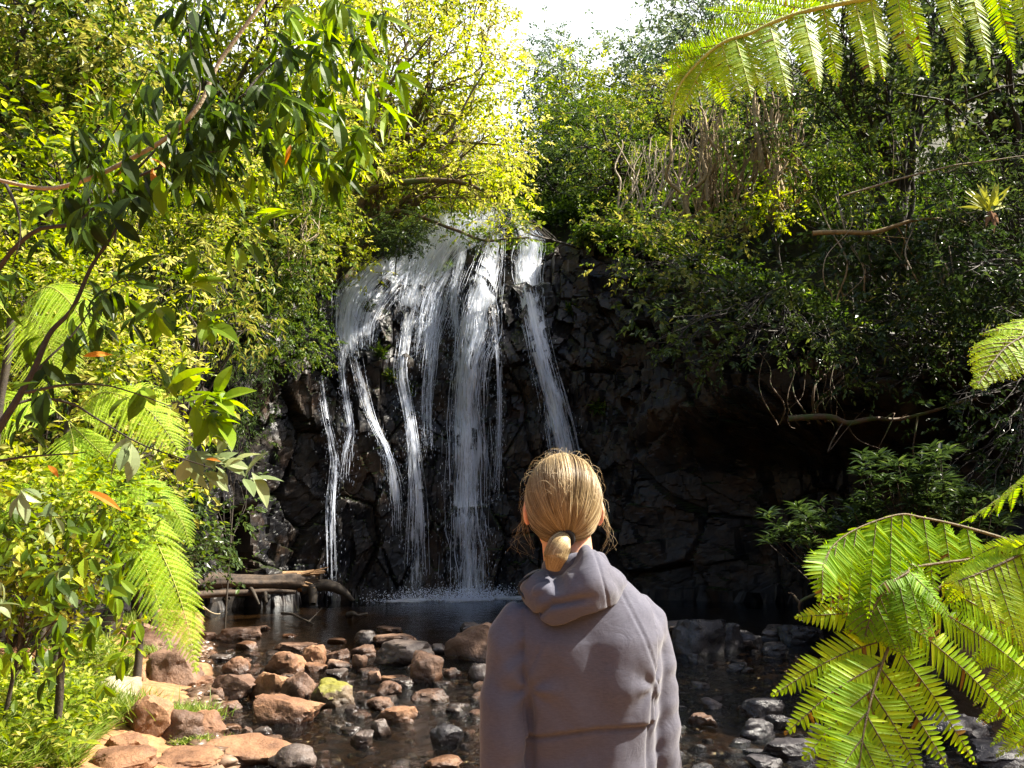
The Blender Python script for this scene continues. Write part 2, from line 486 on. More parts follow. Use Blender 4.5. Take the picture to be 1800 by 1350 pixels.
def axis(lo, hi, fine_lo, fine_hi, step, grow=1.09):
    a = list(np.arange(fine_lo, fine_hi, step)); s = step; v = a[-1]
    while v < hi: s *= grow; v += s; a.append(v)
    s = step; v = fine_lo
    while v > lo: s *= grow; v -= s; a.insert(0, v)
    return np.array(a)
gx = axis(-110, 110, -8, 9, 0.075); gy = axis(-60, 180, 4.2, 15, 0.075)
GX, GY = np.meshgrid(gx, gy, indexing='ij')
GZ = ground_z(GX, GY)
nx_, ny_ = GX.shape
ii = np.arange(nx_ - 1)[:, None] * ny_ + np.arange(ny_ - 1)[None]
gq = np.stack([ii, ii + ny_, ii + ny_ + 1, ii + 1], -1).reshape(-1, 4)

m, N, L, P, O = nodes('ground_earth')
geo = N.new('ShaderNodeNewGeometry')
n1 = noise(N, L, 1.2, 5, 0.6, geo.outputs['Position']); n2 = noise(N, L, 9, 5, 0.7, geo.outputs['Position'])
sep = N.new('ShaderNodeSeparateXYZ'); L.new(geo.outputs['Position'], sep.inputs[0])
dry = ramp(N, [(0.35, (0.19, 0.085, 0.033)), (0.65, (0.36, 0.19, 0.085))]); L.new(n2.outputs[0], dry.inputs[0])
wet = ramp(N, [(0.35, (0.018, 0.011, 0.007)), (0.7, (0.085, 0.048, 0.024))]); L.new(n2.outputs[0], wet.inputs[0])
litter = ramp(N, [(0.35, (0.012, 0.014, 0.006)), (0.7, (0.04, 0.038, 0.014))]); L.new(n2.outputs[0], litter.inputs[0])
hh = math_(N, L, 'ADD', sep.outputs[2], math_(N, L, 'MULTIPLY', math_(N, L, 'SUBTRACT', n1.outputs[0], 0.5), 0.12))
f1 = N.new('ShaderNodeMapRange'); f1.inputs[1].default_value = -0.01; f1.inputs[2].default_value = 0.05; L.new(hh, f1.inputs[0])
f2 = N.new('ShaderNodeMapRange'); f2.inputs[1].default_value = 0.9; f2.inputs[2].default_value = 1.3; L.new(hh, f2.inputs[0])
f0 = N.new('ShaderNodeMapRange'); f0.inputs[1].default_value = -0.75; f0.inputs[2].default_value = -0.35; L.new(hh, f0.inputs[0])
wetc = mixc(N, L, f0.outputs[0], (0.11, 0.14, 0.09), wet.outputs[0])
L.new(mixc(N, L, f2.outputs[0], mixc(N, L, f1.outputs[0], wetc, dry.outputs[0]), litter.outputs[0]), P.inputs['Base Color'])
rr = N.new('ShaderNodeMapRange'); rr.inputs[1].default_value = -0.01; rr.inputs[2].default_value = 0.06; rr.inputs[3].default_value = 0.3; rr.inputs[4].default_value = 0.85
L.new(hh, rr.inputs[0]); L.new(rr.outputs[0], P.inputs['Roughness'])
n3 = noise(N, L, 30, 5, 0.7, geo.outputs['Position']); bump(N, L, n3.outputs[0], 0.6, 0.03, P)
M['ground'] = m
g = mesh('ground', np.stack([GX, GY, GZ], -1).reshape(-1, 3), gq, M['ground'], smooth=True)
meta(g, kind='structure')

# ---------------------------------------------------------------- rock cliff
def worley(P, seed=0, jit=0.85):
    """nearest cell of a jittered grid: returns F1, F2-F1, random id(3), offset to the cell centre"""
    P = np.asarray(P, float); I = np.floor(P).astype(np.int64)
    sh = P.shape[:-1]
    f1 = np.full(sh, 9.0); f2 = np.full(sh, 9.0); bid = np.zeros(sh + (3,)); off = np.zeros(sh + (2,))
    z0 = np.zeros(sh, np.int64)
    for dx in (-1, 0, 1):
        for dy in (-1, 0, 1):
            cx = I[..., 0] + dx; cy = I[..., 1] + dy
            jx = _h(cx, cy, z0, seed); jy = _h(cx, cy, z0 + 1, seed)
            ox = P[..., 0] - (cx + .5 + (jx - .5) * jit); oy = P[..., 1] - (cy + .5 + (jy - .5) * jit)
            d = np.hypot(ox, oy); c = d < f1
            f2 = np.where(c, f1, np.minimum(f2, d)); f1 = np.where(c, d, f1)
            off = np.where(c[..., None], np.stack([ox, oy], -1), off)
            bid = np.where(c[..., None], np.stack([_h(cx, cy, z0 + 2, seed), _h(cx, cy, z0 + 3, seed), _h(cx, cy, z0 + 4, seed)], -1), bid)
    return f1, f2 - f1, bid, off

S0 = _cs[3]; S1 = _cs[15]
cs_ = np.arange(S0, S1, 0.045)
cv_ = np.concatenate([np.linspace(-1.2, 0, 10), np.linspace(0.03, 1, 215)])      # fraction of rim height, below 0: under water
SS, VV = np.meshgrid(cs_, cv_, indexing='ij')
base_xy = path_at(SS); RH = rim(SS)
ZZ = np.where(VV < 0, VV, VV * RH)
tang = norm(path_at(SS + .3) - path_at(SS - .3)); NRM = np.stack([tang[..., 1], -tang[..., 0]], -1)    # into the basin
mid_s = _cs[9]
fall = np.exp(-((SS - mid_s + 1.5) / 5.0) ** 4)       # around the waterfall
# the upper face leans back; the lower right is undercut
lean = 0.42 * np.clip(ZZ - 6.2, 0, 5) * fall + 0.05 * ZZ
under = 2.4 * smoothstep(3.0, 6.5, SS - mid_s) * (1 - smoothstep(3.0, 4.7, ZZ)) * (1 - smoothstep(15, 17, SS - mid_s))
lowbulge = 0.35 * smoothstep(5.2, 4.0, ZZ) * smoothstep(0.6, 2.8, ZZ) * fall
def disp(S, Z, fine):
    warp = 0.25 * vnoise(np.stack([S * .6, Z * .6, 0 * S], -1), 4)
    _, e1, id1, o1 = worley(np.stack([S * 0.85 + warp, Z * 0.48 + warp], -1), 1)
    d = (id1[..., 0] - .5) * 0.75 + o1[..., 1] * (id1[..., 1] - .2) * 0.35 + o1[..., 0] * (id1[..., 2] - .5) * 0.5
    d = d - 0.13 * np.exp(-(e1 / 0.035) ** 2)
    if fine:
        _, e2, id2, o2 = worley(np.stack([S * 2.05 + warp * 2 + id1[..., 0] * 7, Z * 1.5 + S * .35 + warp * 3 + id1[..., 1] * 5], -1), 2, .98)
        amp = 0.55 + 0.45 * smoothstep(3.5, 5.5, Z)
        d = d + amp * ((id2[..., 0] - .5) * 0.38 + o2[..., 0] * (id2[..., 1] - .5) * 0.75 + o2[..., 1] * (id2[..., 2] - .35) * 0.6 - 0.03 * np.exp(-(e2 / 0.03) ** 2))
        _, e3, id3, o3 = worley(np.stack([S * 5.2 + warp * 4 + id2[..., 0] * 5, Z * 3.8 + id2[..., 1] * 5], -1), 3)
        d = d + amp * ((id3[..., 0] - .5) * 0.08 + o3[..., 0] * (id3[..., 1] - .5) * 0.16) + 0.014 * fbm(np.stack([S * 7, Z * 7, 0 * S], -1), 3, 8)
    return d
def cliff_pts(fine):
    D = disp(SS, ZZ, fine) * smoothstep(0, 1.5, SS - S0) + 0.35 * vnoise(np.stack([SS * .35, ZZ * .3, 0 * SS], -1), 6) - lean - under + lowbulge
    XY = base_xy + NRM * (D + 0.15)[..., None]
    ztop = ZZ + (0.25 * vnoise(np.stack([SS * 1.3, 0 * SS, 0 * SS], -1), 12) + .3 * (worley(np.stack([SS * 1.15, 0 * SS + 3.3], -1), 1)[2][..., 1] - .5)) * smoothstep(.7, 1, VV)
    return np.concatenate([XY, ztop[..., None]], -1)
CL = cliff_pts(True); CLS = cliff_pts(False)
# cap: two more rows running back from the rim
cap = []
for k_, (bk, up_) in enumerate(((0.35, 0.03), (1.0, 0.05), (2.6, 0.05), (5.5, 0.0))):
    q = CL[:, -1].copy(); q[:, :2] -= NRM[:, -1] * bk; q[:, 2] += up_ + 0.12 * vnoise(q * 1.5, 40 + k_); cap.append(q)
CLF = np.concatenate([CL, np.stack(cap, 1)], 1)
a_, b_ = CLF.shape[:2]
ii = np.arange(a_ - 1)[:, None] * b_ + np.arange(b_ - 1)[None]
cq = np.stack([ii, ii + b_, ii + b_ + 1, ii + 1], -1).reshape(-1, 4)

def rock_mat(name, stops, rough=(0.25, 0.6), moss=None, bscale=6.0, bstr=0.7, orange=None, wetline=False, bd=0.04):
    m, N, L, P, O = nodes(name)
    tc = N.new('ShaderNodeTexCoord'); src = tc.outputs['Object']
    oi = N.new('ShaderNodeObjectInfo'); ad = N.new('ShaderNodeVectorMath'); ad.operation = 'ADD'
    L.new(src, ad.inputs[0]); sc_ = N.new('ShaderNodeVectorMath'); sc_.operation = 'SCALE'; sc_.inputs[3].default_value = 37.0
    cb = N.new('ShaderNodeCombineXYZ'); L.new(oi.outputs['Random'], cb.inputs[0]); L.new(oi.outputs['Random'], cb.inputs[1])
    L.new(cb.outputs[0], sc_.inputs[0]); L.new(sc_.outputs[0], ad.inputs[1]); src = ad.outputs[0]
    a = noise(N, L, bscale * .35, 6, 0.6, src); r = ramp(N, stops); L.new(a.outputs[0], r.inputs[0]); c = r.outputs[0]
    if orange:
        b = noise(N, L, bscale * .22, 4, 0.6, src, 0.6); r2 = ramp(N, [(0.5, (0, 0, 0)), (0.66, (1, 1, 1))]); L.new(b.outputs[0], r2.inputs[0])
        c = mixc(N, L, math_(N, L, 'MULTIPLY', r2.outputs[0], 0.75), c, orange)
    g = N.new('ShaderNodeNewGeometry'); s = N.new('ShaderNodeSeparateXYZ')
    if moss:
        L.new(g.outputs['Normal'], s.inputs[0]); b = noise(N, L, bscale * .5, 5, 0.6, src)
        k = math_(N, L, 'ADD', math_(N, L, 'MULTIPLY', s.outputs[2], 0.35), b.outputs[0])
        r3 = ramp(N, [(moss[1], (0, 0, 0)), (moss[1] + .1, (1, 1, 1))]); L.new(k, r3.inputs[0])
        c = mixc(N, L, r3.outputs[0], c, moss[0])
    sp = noise(N, L, bscale * 7, 3, 0.7, src); r4 = ramp(N, [(0.3, (0.72, 0.72, 0.72)), (0.7, (1.15, 1.15, 1.15))]); L.new(sp.outputs[0], r4.inputs[0])
    c = mixc(N, L, 1.0, c, r4.outputs[0], 'MULTIPLY')
    ro = N.new('ShaderNodeMapRange'); ro.inputs[3].default_value = rough[0]; ro.inputs[4].default_value = rough[1]
    ro.inputs[1].default_value = .35; ro.inputs[2].default_value = .65
    L.new(a.outputs[0], ro.inputs[0]); rv = ro.outputs[0]
    if wetline:      # the part just above the water is wet: darker and glossier
        s2 = N.new('ShaderNodeSeparateXYZ'); L.new(g.outputs['Position'], s2.inputs[0])
        w = N.new('ShaderNodeMapRange'); w.inputs[1].default_value = 0.03; w.inputs[2].default_value = 0.11
        L.new(math_(N, L, 'ADD', s2.outputs[2], math_(N, L, 'MULTIPLY', math_(N, L, 'SUBTRACT', a.outputs[0], .5), .12)), w.inputs[0])
        c = mixc(N, L, w.outputs[0], mixc(N, L, 1.0, c, (0.30, 0.26, 0.24), 'MULTIPLY'), c)
        rv = math_(N, L, 'MULTIPLY', rv, math_(N, L, 'ADD', math_(N, L, 'MULTIPLY', w.outputs[0], .6), .4))
    L.new(c, P.inputs['Base Color']); L.new(rv, P.inputs['Roughness'])
    n = noise(N, L, bscale, 8, 0.68, src); bump(N, L, n.outputs[0], bstr, bd, P)
    return m
M['cliff'] = rock_mat('cliff', [(0.3, (0.004, 0.004, 0.006)), (0.47, (0.011, 0.011, 0.013)), (0.6, (0.030, 0.026, 0.023)), (0.72, (0.085, 0.07, 0.055))],
                      (0.30, 0.6), ((0.022, 0.032, 0.008), 0.74), 5.0, 0.55, (0.045, 0.026, 0.014), bd=0.04)
M['cliff'].node_tree.nodes['Principled BSDF'].inputs['Specular IOR Level'].default_value = 0.28
c = mesh('cliff', CLF.reshape(-1, 3), cq, M['cliff'], smooth=False)
meta(c, kind='structure')

# ---------------------------------------------------------------- water
def water_mat(name, tint, rip, strength, dist, foam=False):
    m, N, L, P, O = nodes(name); N.remove(P)
    g = N.new('ShaderNodeNewGeometry')
    mp = N.new('ShaderNodeMapping'); mp.inputs['Scale'].default_value = (1.0, 0.55, 1); L.new(g.outputs['Position'], mp.inputs[0])
    n = noise(N, L, rip, 5, 0.6, mp.outputs[0], 0.4); n2 = noise(N, L, rip * .22, 2, .5, mp.outputs[0])
    s = N.new('ShaderNodeSeparateXYZ'); L.new(g.outputs['Position'], s.inputs[0])
    calm = N.new('ShaderNodeMapRange'); calm.inputs[1].default_value = 10.5; calm.inputs[2].default_value = 13.5; calm.inputs[3].default_value = 1.0; calm.inputs[4].default_value = 0.10
    L.new(s.outputs[1], calm.inputs[0])
    b = N.new('ShaderNodeBump'); b.inputs['Distance'].default_value = dist; L.new(n.outputs[0], b.inputs['Height'])
    L.new(math_(N, L, 'MULTIPLY', calm.outputs[0], math_(N, L, 'MULTIPLY', n2.outputs[0], strength * 1.8)), b.inputs['Strength'])
    gl = N.new('ShaderNodeBsdfGlossy'); gl.inputs['Roughness'].default_value = 0.04; gl.inputs['Color'].default_value = (0.9, 0.95, 1, 1); L.new(b.outputs[0], gl.inputs['Normal'])
    tr = N.new('ShaderNodeBsdfTransparent'); tr.inputs['Color'].default_value = (*tint, 1)
    fr = N.new('ShaderNodeFresnel'); fr.inputs['IOR'].default_value = 1.33; L.new(b.outputs[0], fr.inputs['Normal'])
    mx = N.new('ShaderNodeMixShader'); L.new(fr.outputs[0], mx.inputs[0]); L.new(tr.outputs[0], mx.inputs[1]); L.new(gl.outputs[0], mx.inputs[2])
    L.new(mx.outputs[0], O.inputs['Surface'])
    return m
M['water'] = water_mat('water', (0.58, 0.52, 0.38), 8.0, 1.0, 0.18)
wx = np.linspace(-7.8, 12.4, 60); wy = np.linspace(4.4, 23, 60)
WX, WY = np.meshgrid(wx, wy, indexing='ij'); ii = np.arange(59)[:, None] * 60 + np.arange(59)[None]
wq = np.stack([ii, ii + 60, ii + 61, ii + 1], -1).reshape(-1, 4)
w = mesh('water', np.stack([WX, WY, 0 * WX], -1).reshape(-1, 3), wq, M['water'], smooth=True)
meta(w, kind='structure')

# ---------------------------------------------------------------- waterfall
cpx, cpy = project(CLS.reshape(-1, 3)); CLSf = CLS.reshape(-1, 3); CLf = CL.reshape(-1, 3)
sel = (cpx > 480) & (cpx < 1100) & (CLSf[:, 1] > 17)
cpx, cpy, CLSf, CLf = cpx[sel], cpy[sel], CLSf[sel], CLf[sel]
MIXF = CLSf * 0.5 + CLf * 0.5
def face_at(px, py):
    out = np.zeros((len(px), 3))
    for i in range(0, len(px), 60):
        d = (cpx[None] - px[i:i + 60, None]) ** 2 + (cpy[None] - py[i:i + 60, None]) ** 2
        out[i:i + 60] = MIXF[d.argmin(1)]
    return out

def water_white(name, lo, hi, fu, fv):
    m, N, L, P, O = nodes(name)
    uv = N.new('ShaderNodeUVMap'); uv.uv_map = 'UVMap'
    mp = N.new('ShaderNodeMapping'); mp.inputs['Scale'].default_value = (fu, fv, 1); L.new(uv.outputs[0], mp.inputs[0])
    n = noise(N, L, 1.0, 5, 0.65, mp.outputs[0], 0.25)
    mp2 = N.new('ShaderNodeMapping'); mp2.inputs['Scale'].default_value = (fu * .25, fv * 1.4, 1); L.new(uv.outputs[0], mp2.inputs[0])
    n2 = noise(N, L, 1.0, 4, 0.6, mp2.outputs[0], 0.4)
    a = N.new('ShaderNodeAttribute'); a.attribute_name = 'dens'
    k = math_(N, L, 'ADD', math_(N, L, 'MULTIPLY', n.outputs[0], 0.62), math_(N, L, 'MULTIPLY', n2.outputs[0], 0.38))
    k = math_(N, L, 'ADD', k, math_(N, L, 'SUBTRACT', a.outputs['Fac'], 0.5))
    r = N.new('ShaderNodeMapRange'); r.interpolation_type = 'SMOOTHSTEP'; r.inputs[1].default_value = lo; r.inputs[2].default_value = hi; L.new(k, r.inputs[0])
    P.inputs['Base Color'].default_value = (0.90, 0.93, 0.98, 1); P.inputs['Roughness'].default_value = 0.35
    t = N.new('ShaderNodeBsdfTranslucent'); t.inputs['Color'].default_value = (0.9, 0.93, 1, 1)
    x = N.new('ShaderNodeMixShader'); x.inputs[0].default_value = 0.4; L.new(P.outputs[0], x.inputs[1]); L.new(t.outputs[0], x.inputs[2])
    tr = N.new('ShaderNodeBsdfTransparent'); y = N.new('ShaderNodeMixShader')
    L.new(r.outputs[0], y.inputs[0]); L.new(tr.outputs[0], y.inputs[1]); L.new(x.outputs[0], y.inputs[2]); L.new(y.outputs[0], O.inputs['Surface'])
    bump(N, L, n.outputs[0], 0.6, 0.05, P)
    return m
M['fallwater'] = water_white('fall_water', 0.45, 0.72, 12.0, 0.9)
m, N, L, P, O = nodes('water_drops'); P.inputs['Base Color'].default_value = (0.85, 0.9, 1, 1); P.inputs['Roughness'].default_value = 0.2
t = N.new('ShaderNodeBsdfTranslucent'); t.inputs['Color'].default_value = (0.85, 0.9, 1, 1)
x = N.new('ShaderNodeMixShader'); x.inputs[0].default_value = 0.4; L.new(P.outputs[0], x.inputs[1]); L.new(t.outputs[0], x.inputs[2]); L.new(x.outputs[0], O.inputs['Surface'])
M['drops'] = m

CASC = [
 ('broad white central cascade falling to the pool', 0.62, [(872, 405, 16), (862, 450, 26), (850, 500, 36), (842, 545, 40), (835, 590, 46), (825, 640, 38), (820, 720, 40), (822, 800, 44), (822, 900, 48), (825, 980, 52), (826, 1043, 56)]),
 ('broad white sheet pouring over the lip beside the dark green bush', 0.57, [(840, 368, 75), (838, 385, 74), (832, 405, 62), (822, 425, 46), (812, 445, 34)]),
 ('broken white water tumbling over the steps left of the lip', 0.57, [(752, 440, 36), (715, 470, 44), (680, 500, 46), (655, 535, 40), (640, 575, 34), (640, 620, 26)]),
 ('white water spreading over the middle ledge', 0.50, [(790, 470, 34), (770, 505, 40), (760, 545, 40), (752, 585, 34), (742, 640, 26)]),
 ('wide sunlit white cascade at the top of the falls', 0.66, [(800, 372, 70), (785, 400, 72), (768, 430, 66), (748, 465, 52), (735, 500, 44), (726, 530, 34), (722, 552, 24)]),
 ('right hand cascade falling in one slanting band', 0.66, [(905, 385, 10), (930, 420, 24), (928, 455, 30), (926, 490, 28), (934, 540, 24), (946, 600, 22), (960, 660, 23), (975, 720, 25), (988, 780, 26), (998, 850, 28), (1003, 950, 28), (1006, 1043, 28)]),
 ('thin bright cascade left of the central one', 0.58, [(722, 548, 26), (714, 590, 15), (707, 650, 13), (713, 695, 13), (722, 750, 12), (728, 810, 15), (733, 880, 19), (732, 960, 22), (731, 1043, 26)]),
 ('sunlit fan of water on the left shoulder', 0.68, [(690, 452, 26), (655, 480, 40), (628, 512, 40), (617, 545, 30), (613, 590, 26), (620, 640, 22)]),
 ('narrow stream curving down the left face', 0.52, [(625, 625, 14), (640, 690, 10), (658, 745, 7), (680, 790, 7), (690, 825, 12), (697, 880, 18), (700, 960, 20)]),
 ('narrow stream on the left face beside the dark column', 0.50, [(605, 600, 11), (603, 645, 8), (609, 700, 7), (618, 752, 6), (612, 790, 10), (606, 850, 14)]),
 ('thin trickle at the far left of the falls', 0.46, [(566, 660, 4), (574, 725, 5), (586, 780, 6), (591, 825, 9), (586, 890, 12), (588, 980, 12), (590, 1043, 12)]),
 ('small water spill between two dark boulders', 0.60, [(812, 432, 14), (806, 470, 12), (800, 505, 9), (800, 550, 9), (806, 600, 9)]),
 ('thin trickle right of the central cascade', 0.42, [(868, 545, 6), (875, 620, 6), (878, 700, 5), (877, 780, 7), (872, 880, 12)]),
 ('faint veil of water on the ledge left of centre', 0.44, [(768, 545, 18), (762, 590, 16), (755, 650, 14), (750, 720, 12), (752, 800, 12)]),
]
wf = thing('waterfall', at(800, 1043, 21.0) * A(1, 1, 0), 'white waterfall in several streams down a dark rock face into the pool', 'waterfall')
rngw = np.random.default_rng(3)
DR = T_DROP = (np.array([(0, 0, 0), (-.28, .35, .2), (0, 1, 0), (.28, .35, .2), (0, .4, -.3)], float), np.array([(0, 3, 1), (1, 3, 2), (0, 4, 3), (0, 1, 4), (4, 1, 2), (3, 4, 2)]), np.zeros((0, 4), int))
for lab, dens, pts in CASC:
    P_ = np.array(pts, float); nseg = max(8, int((P_[-1, 1] - P_[0, 1]) / 6)); nu = 13
    t = np.linspace(0, 1, nseg); key = np.linspace(0, 1, len(P_))
    sp_ = smooth_path(P_, nseg)
    cols = np.linspace(-1, 1, nu)
    PX = sp_[:, 0:1] + cols[None] * sp_[:, 2:3]; PY = np.repeat(sp_[:, 1:2], nu, 1)
    pos = face_at(PX.ravel(), PY.ravel()).reshape(nseg, nu, 3)
    # water lies on the face, and once pushed out it keeps going outwards as it falls
    Yp = pos[..., 1].copy()
    for k in range(1, nseg): Yp[k] = np.minimum(Yp[k], Yp[k - 1] + 0.02)
    ker = np.ones(5) / 5
    for q in range(2):
        Yp = np.apply_along_axis(lambda v: np.convolve(np.pad(v, 2, mode='edge'), ker, 'valid'), 0, Yp)
    Yp = np.apply_along_axis(lambda v: np.convolve(np.pad(v, 1, mode='edge'), np.ones(3) / 3, 'valid'), 1, Yp)
    Yp -= 0.10
    rays = np.stack([(PX - 900) / F, CP - (675 - PY) / F * SP, SP + (675 - PY) / F * CP], -1)
    lay = []
    casc = None
    for li, (oy, ww) in enumerate(((0, 1.0), (-0.14, 0.72))):
        Y = Yp + oy + 0.05 * vnoise(np.stack([PX * .12, PY * .05, 0 * PX], -1), 60 + li)
        W = CAM + rays * (Y / rays[..., 1])[..., None]
        W[..., 0] = (W[..., 0] - W[:, nu // 2, 0][:, None]) * ww + W[:, nu // 2, 0][:, None]
        W[..., 2] = np.maximum(W[..., 2], 0.01)
        edge = 1 - np.abs(cols) ** 2.2
        dn = (dens + 0.055 - (0.07 * li)) * np.ones(nseg)[:, None] - 0.42 * (1 - edge)[None] - 0.10 * smoothstep(700, 1000, PY[:, :1])
        dn = dn - (0.0 if pts[-1][1] > 1040 else 0.40) * smoothstep(.80, 1.0, t[:, None]) - .12 * np.exp(-((t[:, None]) / 0.05) ** 2) + .07 * vnoise(np.stack([PX * .05, PY * .03, 0 * PX + li], -1), 77)
        seg = np.linalg.norm(np.diff(W[:, nu // 2], axis=0), axis=1); vl = np.concatenate([[0], np.cumsum(seg)])
        U = (W[..., 0] - W[:, nu // 2, 0][:, None]) + 3.7 * li + W[0, nu // 2, 0]
        UV = np.stack([U, np.repeat(vl[:, None], nu, 1) + 11 * li], -1)
        i2 = np.arange(nseg - 1)[:, None] * nu + np.arange(nu - 1)[None]
        qd = np.stack([i2, i2 + 1, i2 + nu + 1, i2 + nu], -1).reshape(-1, 4)
        lay.append((W, dn, UV, qd))
    V = np.concatenate([l[0].reshape(-1, 3) for l in lay]); D_ = np.concatenate([l[1].ravel() for l in lay]); UVs = np.concatenate([l[2].reshape(-1, 2) for l in lay])
    Q = np.concatenate([lay[0][3], lay[1][3] + nseg * nu])
    casc = mesh('cascade', V, Q, M['fallwater'], wf, smooth=True, uv=UVs, attrs={'dens': D_})
    casc['label'] = lab
    # threads and drops of falling water
    W = lay[0][0]; T_ = Tubes(); area = float(np.mean(np.abs(W[:, -1, 0] - W[:, 0, 0])) * (W[0, 0, 2] - W[-1, 0, 2]))
    nth = int(20 + area * 24)
    for k in range(nth):
        u = np.clip(rngw.normal() * 0.48, -1.15, 1.15); ln = int(rngw.integers(5, max(6, min(26, nseg))))
        s0 = int(rngw.integers(0, max(1, nseg - ln))); rows = np.arange(s0, s0 + ln)
        uu = np.clip(u + 0.12 * vnoise(np.stack([rows * .15, 0 * rows + k, 0 * rows], -1), 5), -1, 1)
        ci = (uu + 1) / 2 * (nu - 1); c0 = np.clip(np.floor(ci).astype(int), 0, nu - 2); f = (ci - c0)[:, None]
        pth = W[rows, c0] * (1 - f) + W[rows, c0 + 1] * f; pth[:, 1] -= 0.03 + rngw.random() * .25
        r0 = 0.0035 + 0.006 * rngw.random() ** 2
        T_.add(pth, [r0 * .3, r0, r0 * .4], 3)
    nd = int(250 + area * 150)
    rows = (rngw.random(nd) ** 0.8 * (nseg - 1)).astype(int); uu = rngw.normal(size=nd) * 0.55; ci = np.clip((uu + 1) / 2 * (nu - 1), 0, nu - 1).astype(int)
    dp = W[rows, ci].copy(); dp[:, 0] += rngw.normal(size=nd) * 0.10; dp[:, 1] -= rngw.random(nd) * .45; dp[:, 2] = np.maximum(0.02, dp[:, 2] + rngw.normal(size=nd) * .1)
    LD = Leaves(); LD.add(DR, dp, np.tile(A(0, 0, -1), (nd, 1)) + rngw.normal(size=(nd, 3)) * .05, np.tile(A(0, -1, 0), (nd, 1)), 0.03 + rngw.random(nd) ** 2 * 0.09, 0.5, 0.008 + rngw.random(nd) * .009)
    d_ = LD.build('drops', M['drops'], casc); d_['kind'] = 'stuff'
    th = T_.build('threads', M['drops'], casc); th['kind'] = 'stuff'
# foam and splash where the water lands
m = water_white('foam_water', 0.45, 0.8, 2.0, 5.0); M['foam'] = m
fx = np.linspace(-3.9, 2.9, 120); fy = np.linspace(0, 1, 14)
FX, FY = np.meshgrid(fx, fy, indexing='ij')
cl0 = CLS[:, 12]; order = np.argsort(cl0[:, 0]); yb = np.interp(fx, cl0[order, 0], cl0[order, 1])
dens_x = np.zeros_like(fx)
for x0, wd in ((-1.1, 1.0), (-2.5, .6), (1.6, .7), (0.2, 1.2)): dens_x = np.maximum(dens_x, np.exp(-((fx - x0) / wd) ** 2))
YY = yb[:, None] - 0.05 - FY * 1.35
ZF = 0.006 + 0.05 * np.exp(-((FY - .35) / .2) ** 2) * dens_x[:, None] * (0.5 + 0.5 * vnoise(np.stack([FX * 6, YY * 6, 0 * FX], -1), 9))
ii = np.arange(119)[:, None] * 14 + np.arange(13)[None]
fq = np.stack([ii, ii + 14, ii + 15, ii + 1], -1).reshape(-1, 4)
fo = mesh('foam', np.stack([FX, YY, ZF], -1).reshape(-1, 3), fq, M['foam'], wf, smooth=True, uv=np.stack([FX, YY], -1).reshape(-1, 2),
     attrs={'dens': (0.42 + 0.36 * dens_x[:, None] - 0.45 * np.abs(FY * 2 - 0.75) ** 2).ravel()})
nd = 5200; LD = Leaves()
xs = rngw.choice(A(-1.1, -1.1, -0.7, -2.5, 1.6, -1.4), nd) + rngw.normal(size=nd) * .5
dp = np.stack([xs, np.interp(xs, fx, yb) - .35 - rngw.random(nd) * .6, np.abs(rngw.normal(size=nd)) * .14 + .01], -1)
LD.add(DR, dp, norm(rngw.normal(size=(nd, 3)) + A(0, 0, .6)), rngw.normal(size=(nd, 3)), 0.012 + rngw.random(nd) * .03, .5)
s_ = LD.build('splash', M['drops'], wf); s_['kind'] = 'stuff'

# ---------------------------------------------------------------- rocks of the stream bed 
M['rock_orange'] = rock_mat('rock_orange', [(0.3, (0.10, 0.045, 0.024)), (0.5, (0.20, 0.098, 0.048)), (0.7, (0.32, 0.175, 0.09))], (0.6, 0.9), None, 7, 1.0, wetline=True)
M['rock_brown'] = rock_mat('rock_brown', [(0.3, (0.06, 0.03, 0.02)), (0.5, (0.13, 0.07, 0.042)), (0.7, (0.23, 0.135, 0.085))], (0.45, 0.8), None, 8, 1.0, wetline=True)
M['rock_grey'] = rock_mat('rock_grey', [(0.3, (0.035, 0.028, 0.026)), (0.5, (0.08, 0.06, 0.052)), (0.7, (0.16, 0.125, 0.105))], (0.25, 0.6), None, 8, 0.7, wetline=True)
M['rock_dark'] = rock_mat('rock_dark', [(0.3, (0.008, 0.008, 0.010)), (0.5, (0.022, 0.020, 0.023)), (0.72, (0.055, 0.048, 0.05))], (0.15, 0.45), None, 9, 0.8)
M['rock_moss'] = rock_mat('rock_moss', [(0.3, (0.08, 0.06, 0.03)), (0.6, (0.20, 0.13, 0.07)), (0.75, (0.3, 0.2, 0.12))], (0.5, 0.8), ((0.16, 0.15, 0.015), 0.62), 8, 0.9, wetline=True)
M['rock_pale'] = rock_mat('rock_pale', [(0.3, (0.22, 0.18, 0.11)), (0.6, (0.42, 0.36, 0.24)), (0.75, (0.6, 0.52, 0.36))], (0.5, 0.8), None, 7, 0.7, (0.12, 0.08, 0.04))

import bmesh
def ico(sub):
    bm = bmesh.new(); bmesh.ops.create_icosphere(bm, subdivisions=sub, radius=1.0)
    V = np.array([v.co[:] for v in bm.verts]); Fc = np.array([[v.index for v in f.verts] for f in bm.faces]); bm.free()
    return V, Fc
ICO = {k: ico(k) for k in (2, 3, 4, 5)}

